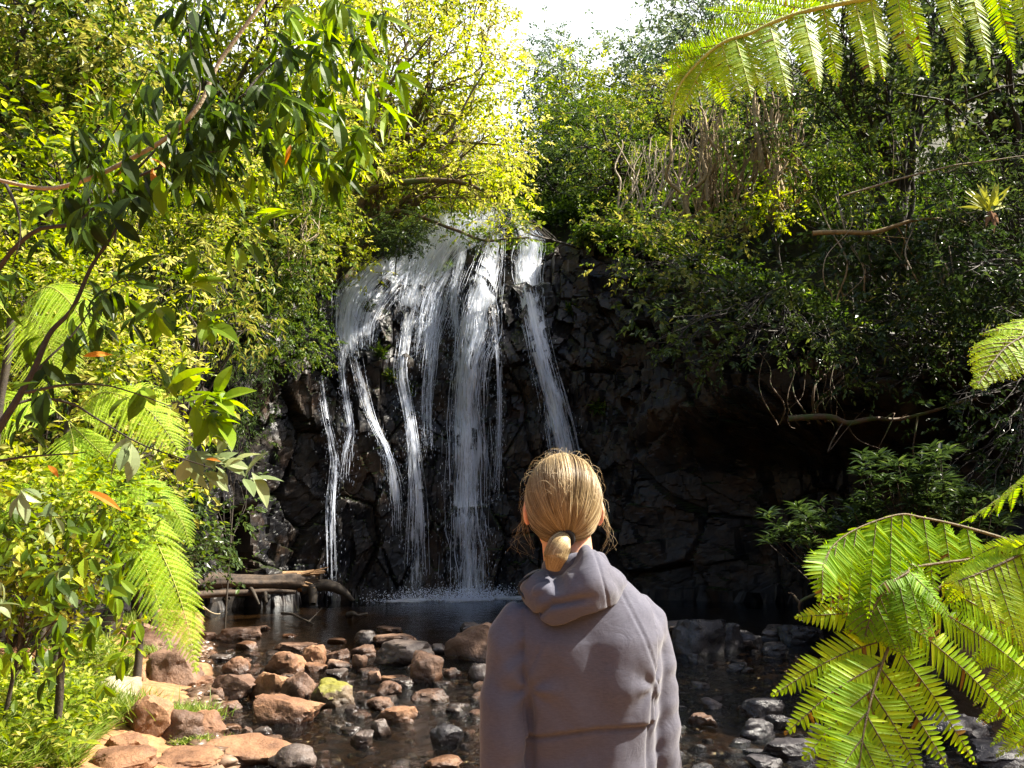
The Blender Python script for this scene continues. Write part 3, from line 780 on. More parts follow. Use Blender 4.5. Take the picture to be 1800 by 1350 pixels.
def rock_shape(dims, seed, sub=4, sharp=34, planes=10, rough=1.0, flat_top=0.0):
    rng = np.random.default_rng(seed)
    D, Fc = ICO[sub]
    ns = max(4, planes // 2 + int(rng.integers(0, 2))); az = (np.arange(ns) + .75 * (rng.random(ns) - .5)) * 2 * math.pi / ns + rng.random() * 6
    n1 = np.stack([np.cos(az), np.sin(az), rng.normal(size=ns) * .28 + .12], -1)
    n2 = rng.normal(size=(planes - ns, 3)) * A(1, 1, .8) + A(0, 0, .45)
    n = norm(np.vstack([n1, n2])); h = np.concatenate([0.62 + 0.22 * rng.random(ns), 0.74 + 0.2 * rng.random(planes - ns)])
    n = np.vstack([n, norm(A(rng.normal() * .22, rng.normal() * .18 - .08, 1))]); h = np.append(h, .78 - flat_top * .7)
    n = np.vstack([n, [[0, 0, -1]]]); h = np.append(h, 0.8)
    c = np.clip(D @ n.T, 0, None) / h
    r = (np.sum(c ** sharp, 1) + 0.86 ** sharp) ** (-1.0 / sharp)
    V = D * r[:, None]
    V = V / np.abs(V).max(0)
    V = V * (np.asarray(dims) / 2.0)
    s = float(np.mean(dims)); o = rng.random(3) * 50
    V = V * (1 + 0.11 * rough * fbm(D * 2.2 + o, 4, seed)[:, None])
    _, e, idd, _ = worley((D[:, :2] * 2.5 + o[:2]), seed % 50)
    V = V * (1 - 0.05 * rough * np.exp(-(e / .05) ** 2) * (D[:, 2] > -2))[:, None] + D * (0.017 * rough * s * fbm(V / s * 14 + o, 3, seed + 3))[:, None]
    return V, Fc

def rock(pos, dims, mat, label, seed, rot=None, sub=4, name='rock', group=None, tilt=(0, 0), **kw):
    V, Fc = rock_shape(dims, seed, sub, **kw)
    rng = np.random.default_rng(seed + 999)
    a = rng.random() * 0.6 - .3 if rot is None else rot
    R = np.array([[math.cos(a), -math.sin(a), 0], [math.sin(a), math.cos(a), 0], [0, 0, 1]])
    tx, ty = tilt
    RX = np.array([[1, 0, 0], [0, math.cos(tx), -math.sin(tx)], [0, math.sin(tx), math.cos(tx)]])
    RY = np.array([[math.cos(ty), 0, math.sin(ty)], [0, 1, 0], [-math.sin(ty), 0, math.cos(ty)]])
    V = V @ (RX @ RY @ R).T + np.asarray(pos)
    o = mesh(name, V, Fc, M[mat], smooth=True, origin=pos)
    if hasattr(o.data, 'set_sharp_from_angle'): o.data.set_sharp_from_angle(angle=math.radians(34))
    return meta(o, label, 'rock', group)

# (centre px, base py, width px, height px, material, label, depth ratio, tilt, flat_top)
ROCKS = [
 (286, 1200, 98, 66, 'rock_brown', 'big blocky brown boulder on the left bank beside the tip of the hanging fern', .9, (0, 0), .25),
 (237, 1195, 28, 26, 'rock_orange', 'small round orange stone left of the blocky boulder on the bank', .8, (0, 0), 0),
 (190, 1232, 84, 42, 'rock_pale', 'pale yellowish cracked rock among the grass on the left bank', .9, (0, 0), .1),
 (250, 1292, 66, 62, 'rock_orange', 'tall leaning orange brown slab sloping down from the grass', .5, (.1, .55), 0),
 (310, 1302, 68, 52, 'rock_brown', 'brown angular rock with a shaded front behind the grass tuft near the bottom', .8, (0, 0), .1),
 (350, 1292, 58, 40, 'rock_orange', 'orange angular block right behind the brown rock and grass tuft', .8, (0, .1), .2),
 (412, 1347, 140, 46, 'rock_orange', 'large flat orange slab at the bottom edge left of the stream', .8, (0, .04), .45),
 (208, 1322, 70, 34, 'rock_orange', 'low orange slab lying on the sandy bank near the bottom left', 1, (0, 0), .4),
 (200, 1352, 90, 36, 'rock_orange', 'low rounded orange slab at the very bottom of the sandy bank', 1, (0, 0), .3),
 (318, 1352, 110, 22, 'rock_orange', 'very flat orange stone sheet in the sand at the bottom', 1, (0, 0), .4),
 (513, 1358, 76, 42, 'rock_grey', 'grey brown rounded boulder cut by the bottom edge beside the stream', .8, (0, 0), 0),
 (492, 1272, 108, 50, 'rock_orange', 'large wedge shaped rock with a bright orange top and black shaded end in the stream', .6, (.12, .16), .35),
 (582, 1243, 74, 46, 'rock_moss', 'rock covered with yellow green moss standing in the stream', .8, (0, 0), 0),
 (518, 1232, 54, 48, 'rock_brown', 'dark brown rock with a ridged top directly left of the mossy rock', .8, (0, .1), 0),
 (470, 1226, 54, 44, 'rock_orange', 'rock with a tilted sunlit orange facet and black left side', .8, (.1, .3), .2),
 (399, 1228, 74, 44, 'rock_brown', 'long low dark brown rock with a hollow top on the stream edge', .7, (0, 0), .1),
 (377, 1232, 26, 22, 'rock_brown', 'small rounded brown stone just right of the grass tuft', .8, (0, 0), 0),
 (345, 1206, 48, 18, 'rock_orange', 'flat orange stone to the right of the blocky boulder', .8, (0, .1), .3),
 (414, 1182, 46, 26, 'rock_orange', 'smooth orange brown cobble at the left of the rock group', .8, (0, 0), 0),
 (381, 1162, 42, 14, 'rock_grey', 'flat pale stone behind the smooth orange cobble', .8, (0, 0), .3),
 (497, 1184, 66, 40, 'rock_orange', 'domed sunlit brown boulder in the middle of the rock group', .8, (0, 0), 0),
 (547, 1172, 46, 36, 'rock_orange', 'angular orange rock with a peaked top right of the domed boulder', .8, (0, -.1), 0),
 (589, 1164, 46, 24, 'rock_brown', 'flat topped reddish brown rock behind the mossy rock', .8, (0, 0), .3),
 (592, 1176, 40, 18, 'rock_brown', 'small brown slab lying below the flat topped reddish rock', .8, (0, 0), .3),
 (549, 1180, 44, 16, 'rock_orange', 'thin orange slab wedged under the peaked orange rock', .8, (0, 0), .3),
 (630, 1178, 24, 26, 'rock_brown', 'small dark faced stone with a pointed top left of the big boulder', .8, (0, 0), 0),
 (587, 1192, 40, 16, 'rock_grey', 'low dark wet rock in the gap under the brown slab', .8, (0, 0), .2),
 (706, 1168, 88, 44, 'rock_grey', 'big smooth rounded grey brown boulder in the middle of the stream', .75, (0, 0), .12),
 (692, 1136, 66, 26, 'rock_brown', 'long flat topped reddish boulder behind the big rounded boulder', .75, (0, 0), .3),
 (642, 1132, 38, 24, 'rock_grey', 'dark domed rock left of the long flat topped boulder', .8, (0, 0), 0),
 (682, 1112, 42, 12, 'rock_brown', 'flat brown stone at the back of the boulder group by the pool', .8, (0, 0), .3),
 (640, 1156, 42, 22, 'rock_brown', 'lumpy brown rock touching the left side of the big rounded boulder', .8, (0, 0), 0),
 (748, 1200, 50, 52, 'rock_brown', 'upright wet rock with white water streaks standing in the stream', .7, (0, 0), .05),
 (838, 1162, 118, 62, 'rock_brown', 'large sloping boulder partly hidden by the left arm of the person', .6, (0, -.38), .1),
 (838, 1195, 36, 28, 'rock_grey', 'dark rounded stone in front of the sloping boulder by the sleeve', .8, (0, 0), 0),
 (793, 1190, 30, 16, 'rock_brown', 'flat stone between the upright wet rock and the sloping boulder', .8, (0, 0), .2),
 (828, 1110, 46, 18, 'rock_grey', 'flat dark slab at the pool edge left of the shoulder', .8, (0, 0), .35),
 (770, 1150, 34, 20, 'rock_grey', 'dark low rock right of the big rounded boulder', .8, (0, .1), .1),
 (515, 1144, 74, 16, 'rock_brown', 'long low reddish slab at the back left of the rock group', .6, (0, 0), .35),
 (590, 1130, 30, 10, 'rock_orange', 'small pale stone at the far edge of the rocks near the pool', .8, (0, 0), .2),
 (412, 1124, 70, 26, 'rock_brown', 'large dark rock with a reddish top near the left shore of the pool', .7, (0, 0), .3),
 (428, 1140, 36, 14, 'rock_orange', 'flat orange stone in shallow water right of the hanging fern', .8, (0, 0), .3),
 (360, 1125, 36, 16, 'rock_brown', 'dark stone with a light top left of the large dark shore rock', .8, (0, 0), .2),
 (455, 1108, 30, 10, 'rock_brown', 'flat brown stone behind the large dark shore rock', .8, (0, 0), .3),
 (505, 1120, 26, 6, 'rock_orange', 'thin pale stone just breaking the surface of the pool', .8, (0, 0), .3),
 (656, 1198, 26, 18, 'rock_brown', 'small brown rock standing alone between the mossy rock and the upright rock', .8, (0, 0), 0),
 (684, 1198, 34, 12, 'rock_orange', 'flat sunlit stone right of the small lone brown rock', .8, (0, 0), .3),
 (704, 1206, 38, 14, 'rock_grey', 'low wet grey stone in the riffle left of the upright rock', .8, (0, 0), .2),
 (686, 1224, 44, 24, 'rock_brown', 'brown rock in the riffle below the flat sunlit stone', .8, (0, 0), .1),
 (755, 1232, 62, 22, 'rock_brown', 'flat reddish slab in the stream below the upright wet rock', .7, (0, 0), .35),
 (666, 1248, 44, 22, 'rock_brown', 'rounded brown cobble right of the mossy rock', .8, (0, 0), 0),
 (698, 1270, 70, 26, 'rock_orange', 'long low orange brown rock lying in the shallow stream', .5, (0, 0), .1),
 (617, 1252, 24, 12, 'rock_grey', 'tiny wet stone at the foot of the mossy rock', .8, (0, 0), 0),
 (614, 1290, 32, 12, 'rock_grey', 'smooth pale oval stone in shallow water below the mossy rock', .8, (0, 0), 0),
 (665, 1294, 36, 28, 'rock_grey', 'dark upright stone left of the glistening shallows', .8, (0, .1), 0),
 (636, 1312, 40, 26, 'rock_grey', 'angular grey stone with a flat side in the shallow water', .8, (0, .2), .1),
 (782, 1310, 52, 34, 'rock_dark', 'black wet jagged rock in the stream left of the sleeve', .8, (0, 0), 0),
 (797, 1252, 26, 10, 'rock_grey', 'small dark stone in open water above the black jagged rock', .8, (0, 0), 0),
 (776, 1352, 60, 18, 'rock_orange', 'orange stone cut by the bottom edge left of the sleeve', .8, (0, 0), .1),
 (402, 1284, 34, 12, 'rock_orange', 'flat orange stone at the water line under the grass tuft', .8, (0, 0), .3),
 (455, 1296, 34, 16, 'rock_grey', 'tilted grey stone above the large flat orange slab', .8, (0, -.3), .1),
 (430, 1298, 26, 18, 'rock_brown', 'small brown wedge beside the tilted grey stone', .8, (0, .3), .1),
 (470, 1310, 44, 16, 'rock_brown', 'reddish stone at the right end of the large flat orange slab', .8, (0, 0), .2),
 (393, 1248, 46, 16, 'rock_orange', 'low orange stone at the stream edge right of the grass tuft', .8, (0, 0), .2),
 (262, 1150, 90, 40, 'rock_brown', 'broad brown boulder on the bank behind the blocky one', .8, (0, 0), .25),
 (228, 1126, 60, 34, 'rock_brown', 'dark shaded boulder beneath the ferns on the left bank', .8, (0, 0), .1),
 (290, 1090, 40, 16, 'rock_orange', 'small reddish rock on the bank above the broad boulder', .8, (0, 0), .2),
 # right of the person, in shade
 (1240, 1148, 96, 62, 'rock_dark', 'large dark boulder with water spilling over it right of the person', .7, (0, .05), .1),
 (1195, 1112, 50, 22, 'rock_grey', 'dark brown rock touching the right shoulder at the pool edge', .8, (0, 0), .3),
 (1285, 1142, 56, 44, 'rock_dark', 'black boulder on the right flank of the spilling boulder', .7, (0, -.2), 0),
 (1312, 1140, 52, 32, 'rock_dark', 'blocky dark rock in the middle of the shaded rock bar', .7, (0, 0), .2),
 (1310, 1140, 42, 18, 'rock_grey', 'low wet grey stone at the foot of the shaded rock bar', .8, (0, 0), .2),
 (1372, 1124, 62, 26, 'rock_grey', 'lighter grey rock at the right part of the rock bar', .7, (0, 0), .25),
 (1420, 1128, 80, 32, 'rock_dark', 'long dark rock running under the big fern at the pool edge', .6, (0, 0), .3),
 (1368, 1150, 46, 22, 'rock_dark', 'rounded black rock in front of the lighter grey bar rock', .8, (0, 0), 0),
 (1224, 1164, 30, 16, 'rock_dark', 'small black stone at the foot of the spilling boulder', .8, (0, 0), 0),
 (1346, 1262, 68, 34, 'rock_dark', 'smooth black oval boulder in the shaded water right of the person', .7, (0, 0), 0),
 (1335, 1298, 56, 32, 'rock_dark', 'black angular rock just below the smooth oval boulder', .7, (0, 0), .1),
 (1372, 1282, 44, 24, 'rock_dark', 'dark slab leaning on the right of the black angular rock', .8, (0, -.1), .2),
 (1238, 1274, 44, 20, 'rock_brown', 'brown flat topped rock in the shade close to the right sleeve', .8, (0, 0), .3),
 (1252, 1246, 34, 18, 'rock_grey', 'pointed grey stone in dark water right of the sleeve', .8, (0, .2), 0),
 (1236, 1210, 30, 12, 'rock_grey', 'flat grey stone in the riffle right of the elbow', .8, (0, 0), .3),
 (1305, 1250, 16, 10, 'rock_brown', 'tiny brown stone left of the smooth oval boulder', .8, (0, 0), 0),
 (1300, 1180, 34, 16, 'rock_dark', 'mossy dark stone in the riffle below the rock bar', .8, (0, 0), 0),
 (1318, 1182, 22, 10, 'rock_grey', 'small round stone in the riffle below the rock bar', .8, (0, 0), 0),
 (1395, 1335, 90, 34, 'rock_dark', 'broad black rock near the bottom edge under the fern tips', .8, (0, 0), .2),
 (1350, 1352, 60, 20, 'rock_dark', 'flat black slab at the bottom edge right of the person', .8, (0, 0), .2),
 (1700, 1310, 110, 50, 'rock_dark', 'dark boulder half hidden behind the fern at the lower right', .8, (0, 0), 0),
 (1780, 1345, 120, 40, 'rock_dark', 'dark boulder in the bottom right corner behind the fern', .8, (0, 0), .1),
]
occ = []
for i, (px, py, wpx, hpx, mt, lab, dr, tl, ft) in enumerate(ROCKS):
    p = on(px, min(py, 1352), 0.0)
    for q in range(3):
        z = max(0.0, float(ground_z(p[0], p[1], False))); p = on(px, py, z)
    dist = p[1]; wd = wpx / F * dist; ht = hpx / F * dist * 1.02
    dp = max(wd * dr, ht * .8); p = p + A(0, dp * .42, 0); ht = max(ht * .7, ht - .13 * dp)
    sink = 0.28 * ht + .02
    hh = ht + sink
    big = wpx > 60
    rock(p + A(0, 0, ht - hh / 2), (wd * 1.13, dp * 1.05, hh), mt, lab, 100 + i, sub=4 if wpx > 36 else 3, tilt=tl, flat_top=ft,
         sharp=36 if 'round' not in lab and 'smooth' not in lab and 'domed' not in lab else 9)
    occ.append((p[0], p[1], wd / 2))
# loose stones between the boulders
rngs = np.random.default_rng(21)
ZN = (('by the pool', 1150), ('in the middle of the stream', 1235), ('near the bottom of the view', 9999))
CN = {'rock_orange': 'orange', 'rock_brown': 'brown', 'rock_grey': 'grey', 'rock_dark': 'black'}
protos = [rock_shape((1, .7 + .3 * rngs.random(), .34 + .2 * rngs.random()), 700 + k, 3, sharp=22, flat_top=.1 * (k % 3)) for k in range(8)]
pm = {}
def small_stone(p, s, mt, key, k):
    if (k, mt) not in pm:
        V, Fc = protos[k]; o = mesh('stone', V, Fc, M[mt], smooth=True, origin=(0, 0, 0)); pm[(k, mt)] = o
    else:
        o = pm[(k, mt)].copy(); COL.objects.link(o)
    o.location = Vector([float(c) for c in p]); o.scale = (s, s * (0.8 + .4 * rngs.random()), s * (.7 + .5 * rngs.random()))
    o.rotation_euler = (rngs.normal() * .15, rngs.normal() * .15, rngs.random() * 6.28)
    pyy = project(np.asarray(p, float))[1]; zn = [a for a, b in ZN if pyy < b][0]
    side = {'l': 'left of the person', 'r': 'right of the person', 'b': 'on the left bank'}[key]
    meta(o, 'small %s stone %s %s' % (CN[mt], zn, side), 'stone', 'small %s stones %s %s' % (CN[mt], zn, side))
cnt = 0; nright = 0
for tr_ in range(9000):
    if cnt >= 290: break
    px = rngs.random() * 1450 + 300 if rngs.random() < .75 else rngs.random() * 400 + 380
    py = 1095 + 265 * rngs.random() ** 1.15
    p = on(px, py, 0.0); x, y = p[0], p[1]
    if 845 < px < 1180 and py > 1100: continue
    if y > 13.2: continue
    gz = float(ground_z(x, y)); d_ = .4 + .6 * vnoise(A(x * .8, y * .8, 4.)[None], 33)[0]
    if rngs.random() > d_ + .45: continue
    if px < 845 and py > 1255 and px > 480 and rngs.random() < .6: continue
    if gz > .35: continue
    if px > 900:
        if nright >= 105: continue
    mid_ = px < 860 and 1105 < py < 1260; s = 0.07 + (.26 if mid_ else .17) * rngs.random() ** (1.35 if mid_ else 2.0)
    if any(math.hypot(x - a, y - b) < r * .78 + s * .36 for a, b, r in occ): continue
    occ.append((x, y, s * .5))
    if gz > 0.03: key, mt = 'b', rngs.choice(['rock_orange', 'rock_orange', 'rock_brown'])
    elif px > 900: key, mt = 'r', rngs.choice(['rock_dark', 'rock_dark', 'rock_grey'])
    else: key, mt = 'l', rngs.choice(['rock_orange', 'rock_brown', 'rock_brown', 'rock_brown', 'rock_grey', 'rock_grey'])
    z = max(gz, -0.03) + .02 * s
    small_stone((x, y, z), s, str(mt), key, int(rngs.integers(8))); cnt += 1; nright += px > 900
# gravel of the bed: nobody could count it
ng = 24000; gxx = rngs.random(ng) * 10 - 5; gyy = 5.6 + 8 * rngs.random(ng)
gz = ground_z(gxx, gyy); k = (gz < .12) & (vnoise(np.stack([gxx * .7, gyy * .7, 0 * gxx], -1), 3) > -.35) & (np.abs(gxx) < gyy * .68); gxx, gyy, gz = gxx[k], gyy[k], gz[k]
PV, PF = rock_shape((2, 1.8, 1.7), 77, 2, sharp=26); n = len(gxx); sc = (0.012 + 0.105 * rngs.random(n) ** 2.1)[:, None, None] * (0.6 + .6 * rngs.random((n, 1, 3))) * A(1.2, 1, .55)
PVn = PV * (1 + 0.18 * vnoise(PV * 1.7, 5)[:, None])
an = rngs.random(n) * 6.28; ca, sa = np.cos(an)[:, None], np.sin(an)[:, None]
lv = PVn[None] * sc; V = np.stack([lv[..., 0] * ca - lv[..., 1] * sa, lv[..., 0] * sa + lv[..., 1] * ca, lv[..., 2]], -1) + np.stack([gxx, gyy, gz + .005], -1)[:, None]
Fc = (PF[None] + (np.arange(n) * len(PV))[:, None, None]).reshape(-1, 3)
M['gravel'] = rock_mat('gravel', [(0.3, (0.05, 0.03, 0.02)), (0.5, (0.13, 0.08, 0.05)), (0.72, (0.30, 0.20, 0.13))], (0.25, 0.6), None, 3.0, 0.5, wetline=True)
meta(mesh('gravel', V.reshape(-1, 3), Fc, M['gravel'], smooth=True), kind='stuff')

# ---------------------------------------------------------------- fallen log and drift wood
def log_thing():
    b = at(440, 1045, 18.0); b[2] = 0
    t = thing('fallen_log', b, 'weathered fallen log with a splintered broken end at the left side of the pool', 'log')
    pts = smooth_path([at(300, 1034, 17.4), at(380, 1022, 17.7), at(470, 1023, 18.0), at(545, 1022, 18.3)], 40)
    k = 36; rad = 0.17 + 0.02 * np.sin(np.linspace(0, 9, 40))
    tt = norm(np.gradient(pts, axis=0)); x = norm(np.cross(tt, A(0, 0, 1))); y = np.cross(x, tt)
    a = np.arange(k) * 2 * math.pi / k
    rr = rad[:, None] * (1 + 0.10 * vnoise(np.stack([np.repeat(pts[:, :1] * 1.6, k, 1), np.cos(a)[None] * 6 + 0 * pts[:, :1], np.sin(a)[None] * 6 + 0 * pts[:, :1]], -1), 8)) * (1 + 0.2 * vnoise(np.stack([np.repeat(pts[:, :1] * 1.2, k, 1), np.cos(a)[None] * 2 + 0 * pts[:, :1], np.sin(a)[None] * 2 + 0 * pts[:, :1]], -1), 3))
    V = pts[:, None] + rr[..., None] * (np.cos(a)[None, :, None] * x[:, None] + np.sin(a)[None, :, None] * y[:, None])
    V[-1, :, 0] += 0.25 * vnoise(np.stack([a * 2, a * 0, a * 0], -1), 5) - .05
    i = np.arange(39)[:, None] * k; j = np.arange(k)[None]; jn = (j + 1) % k
    Q = np.stack([i + j, i + jn, i + k + jn, i + k + j], -1).reshape(-1, 4)
    mesh('trunk', V.reshape(-1, 3), Q, M['logwood'], t, smooth=True)
    T_ = Tubes(); rg = np.random.default_rng(4); e = pts[-1]
    for q in range(46):
        an = rg.random() * 6.28; r = .2 * math.sqrt(rg.random()); s = e + A(-.25, r * math.cos(an), r * math.sin(an))
        T_.add([s, s + A(.32 + .3 * rg.random() * (1 if math.sin(an) > .2 else .3), .03 * rg.normal(), .05 * rg.normal() + (.09 if math.sin(an) > .5 else -.08))], [.045, .03, .008], 5)
    T_.add([e + A(-.6, 0, .14), e + A(.1, 0, .17), at(572, 1004, 18.2)], [.09, .07, .02], 6)
    T_.build('splintered_end', M['logpale'], t)
    RT = []
    T_ = Tubes(); RT.append(T_)
    T_.add(wobble(smooth_path([at(530, 1036, 18.2), at(575, 1030, 18.3), at(600, 1040, 18.4), at(622, 1056, 18.4)], 16), .06, 2, 3), [.12, .13, .1, .03], 8)
    T_ = Tubes(); RT.append(T_); T_.add(wobble(smooth_path([at(546, 1030, 18.2), at(549, 1050, 18.1), at(550, 1062, 18.0)], 8), .03, 2, 3), [.12, .09, .07], 8)
    T_ = Tubes(); RT.append(T_); T_.add(wobble(smooth_path([at(440, 1034, 17.8), at(447, 1048, 17.5), at(456, 1063, 17.4)], 8), .03, 2, 6), [.05, .04, .02], 6)
    T_ = Tubes(); RT.append(T_); T_.add(wobble(smooth_path([at(466, 1042, 17.6), at(469, 1060, 17.4)], 8), .02, 2, 6), [.05, .03], 6)
    for q in RT: q.build('root', M['bark_dark'], t)
    T_ = Tubes(); T_.add(wobble(smooth_path([at(330, 1046, 17.3), at(420, 1042, 17.7), at(520, 1041, 17.9)], 16), .05, 1, 5), [.085, .07, .04], 8)
    T_.build('lower_limb', M['logwood'], t)
M['logwood'] = bark_mat('log_wood', (0.016, 0.011, 0.008), (0.105, 0.07, 0.045), 6)
M['logpale'] = bark_mat('log_pale', (0.25, 0.13, 0.06), (0.55, 0.36, 0.19), 12)
log_thing()
def stick(lines, label, r, mat='bark_dark', name='stick', cat='stick', wob=.04):
    T_ = Tubes(); 
    for q, l in enumerate(lines): T_.add(wobble(smooth_path(l, 16), wob, 2.0, q + 3), [r * (1 if q == 0 else .7), r * .25], 6)
    o = T_.build(name, M[mat], origin=lines[0][0]); return meta(o, label, cat)
stick([[on(496, 1078, .06), on(515, 1081, .10), on(540, 1094, .05), on(552, 1098, -.02)], [on(540, 1094, .05), on(552, 1082, .12), on(566, 1068, .25)]],
      'crooked forked stick lying in the pool in front of the fallen log', .035)
stick([[on(612, 1082, -.02), on(622, 1076, .14), on(628, 1080, .12), on(645, 1078, .02)]], 'dark stump of wood poking out of the pool', .07, wob=.08)
stick([[on(345, 1040, .3), on(372, 1060, .1), on(405, 1068, .02)], [on(350, 1060, .12), on(380, 1070, .03)]], 'dark bent roots at the waterline under the left bank', .03)
stick([[on(355, 1066, .25), on(378, 1078, .06), on(400, 1076, .0)]], 'thin pale twig beside the dark bent roots', .02, 'bark_pale')
stick([[at(1448, 1040, 12.5), at(1420, 1050, 12.6), at(1405, 1060, 12.6), at(1407, 1080, 12.6), at(1412, 1092, 12.6), at(1450, 1094, 12.4)], [at(1405, 1058, 12.6), at(1395, 1044, 12.7), at(1385, 1042, 12.7)]],
      'bare crooked branch reaching over the pool left of the big fern', .03, 'bark', wob=.03)

# ---------------------------------------------------------------- the person
PX0 = at(1018, 900, 1.75)[0]
PB = A(PX0, 1.75, 0.60)
def loft(rings, k=28, p=2.3):
    """rings: (centre xyz, half width, half depth, yaw) along z or any axis given by neighbours"""
    C = np.array([r[0] for r in rings], float); n = len(C)
    t = norm(np.gradient(C, axis=0))
    a = np.arange(k) * 2 * math.pi / k
    ca = np.sign(np.cos(a)) * np.abs(np.cos(a)) ** (2 / p); sa = np.sign(np.sin(a)) * np.abs(np.sin(a)) ** (2 / p)
    V = []
    for i in range(n):
        x = A(1, 0, 0); x = norm(x - t[i] * (x @ t[i])); y = np.cross(t[i], x)
        V.append(C[i] + rings[i][1] * ca[:, None] * x + rings[i][2] * sa[:, None] * y)
    V = np.array(V)
    i = np.arange(n - 1)[:, None] * k; j = np.arange(k)[None]; jn = (j + 1) % k
    Q = np.stack([i + j, i + jn, i + k + jn, i + k + j], -1).reshape(-1, 4)
    V = V.reshape(-1, 3); nV = len(V)
    V = np.vstack([V, C[0], C[-1]])
    T = [(nV, (q + 1) % k, q) for q in range(k)] + [(nV + 1, (n - 1) * k + q, (n - 1) * k + (q + 1) % k) for q in range(k)]
    return V, Q, np.array(T)
def ellipsoid(c, r, sub=3, rot=0.0, tiltx=0.0):
    V, Fc = ICO[sub]; V = V * np.asarray(r)
    R = np.array([[math.cos(rot), -math.sin(rot), 0], [math.sin(rot), math.cos(rot), 0], [0, 0, 1]])
    X = np.array([[1, 0, 0], [0, math.cos(tiltx), -math.sin(tiltx)], [0, math.sin(tiltx), math.cos(tiltx)]])
    return V @ (R @ X).T + np.asarray(c), np.zeros((0, 4), int), Fc
def chain(pts, rad, k=12):
    P = smooth_path(pts, max(8, len(pts) * 5)); r = np.interp(np.linspace(0, 1, len(P)), np.linspace(0, 1, len(rad)), rad)
    r[0] *= .8; r[-1] *= .75
    return loft([(P[i], r[i], r[i], 0) for i in range(len(P))], k, 2.0)
def union(parts, voxel, smooth_it=6, fac=0.5):
    V = []; Q = []; T = []; n = 0
    for v, q, t in parts:
        V.append(v); Q.append(q + n); T.append(t + n); n += len(v)
    me = bpy.data.meshes.new('tmp'); V = np.concatenate(V)
    me.from_pydata(V.tolist(), [], [list(map(int, f)) for f in np.concatenate(Q)] + [list(map(int, f)) for f in np.concatenate(T)])
    o = bpy.data.objects.new('tmp', me); COL.objects.link(o)
    m1 = o.modifiers.new('r', 'REMESH'); m1.mode = 'VOXEL'; m1.voxel_size = voxel
    m2 = o.modifiers.new('s', 'SMOOTH'); m2.iterations = smooth_it; m2.factor = fac
    dg = bpy.context.evaluated_depsgraph_get(); ev = o.evaluated_get(dg); me2 = ev.to_mesh()
    nv = len(me2.vertices); co = np.zeros(nv * 3, np.float32); me2.vertices.foreach_get('co', co); co = co.reshape(-1, 3).astype(float)
    no = np.zeros(nv * 3, np.float32); me2.vertices.foreach_get('normal', no); no = no.reshape(-1, 3).astype(float)
    fs = [list(p.vertices) for p in me2.polygons]
    q4 = np.array([f for f in fs if len(f) == 4]).reshape(-1, 4); q3 = np.array([f for f in fs if len(f) == 3]).reshape(-1, 3)
    ev.to_mesh_clear(); bpy.data.objects.remove(o); bpy.data.meshes.remove(me)
    return co, no, [q4, q3]

YAW = math.radians(10)
RY_ = np.array([[math.cos(YAW), -math.sin(YAW), 0], [math.sin(YAW), math.cos(YAW), 0], [0, 0, 1]])
def tw(P):       # the trunk is turned a little to the left; the head is not
    P = np.asarray(P, float); return P @ RY_.T

# materials
m, N, L, P, O = nodes('skin'); P.inputs['Base Color'].default_value = (0.62, 0.33, 0.22, 1); P.inputs['Roughness'].default_value = .5
P.inputs['Subsurface Weight'].default_value = .35; P.inputs['Subsurface Radius'].default_value = (1, .25, .12); P.inputs['Subsurface Scale'].default_value = .012
n = noise(N, L, 120, 3); bump(N, L, n.outputs[0], .15, .002, P); M['skin'] = m
m, N, L, P, O = nodes('hoodie_cloth')
tc = N.new('ShaderNodeTexCoord')
mpc = N.new('ShaderNodeMapping'); mpc.inputs['Scale'].default_value = (1, 1, 5); L.new(tc.outputs['Object'], mpc.inputs[0])
n1 = noise(N, L, 90, 5, .75, mpc.outputs[0]); n2 = noise(N, L, 9, 4, .6)
wv = N.new('ShaderNodeTexWave'); wv.inputs['Scale'].default_value = 260; wv.bands_direction = 'Z'; wv.inputs['Distortion'].default_value = 1.5; L.new(tc.outputs['Object'], wv.inputs[0])
wv2 = N.new('ShaderNodeTexWave'); wv2.inputs['Scale'].default_value = 260; wv2.bands_direction = 'X'; wv2.inputs['Distortion'].default_value = 1.5; L.new(tc.outputs['Object'], wv2.inputs[0])
r = ramp(N, [(0.3, (0.060, 0.061, 0.084)), (0.7, (0.108, 0.107, 0.138))]); L.new(math_(N, L, 'ADD', math_(N, L, 'MULTIPLY', n1.outputs[0], .7), math_(N, L, 'MULTIPLY', n2.outputs[0], .3)), r.inputs[0])
L.new(r.outputs[0], P.inputs['Base Color']); P.inputs['Roughness'].default_value = .88; P.inputs['Sheen Weight'].default_value = .25; P.inputs['Sheen Roughness'].default_value = .4
P.inputs['Specular IOR Level'].default_value = .25
hsum = math_(N, L, 'ADD', math_(N, L, 'ADD', wv.outputs['Fac'], wv2.outputs['Fac']), n1.outputs[0])
b1 = bump(N, L, hsum, .25, .0008, P)
n3 = noise(N, L, 22, 4, .55, None, 1.2); bump(N, L, n3.outputs[0], .35, .006, P, b1.outputs[0])
M['cloth'] = m
m, N, L, P, O = nodes('hair')
a_ = N.new('ShaderNodeAttribute'); a_.attribute_name = 'tint'
r = ramp(N, [(0, (0.075, 0.045, 0.02)), (.35, (0.22, 0.145, 0.065)), (.7, (0.47, 0.35, 0.18)), (1, (0.76, 0.63, 0.40))]); L.new(a_.outputs['Fac'], r.inputs[0])
L.new(r.outputs[0], P.inputs['Base Color']); P.inputs['Roughness'].default_value = .42; P.inputs['Specular IOR Level'].default_value = .35
t_ = N.new('ShaderNodeBsdfTranslucent'); L.new(r.outputs[0], t_.inputs['Color']); x_ = N.new('ShaderNodeMixShader'); x_.inputs[0].default_value = .25
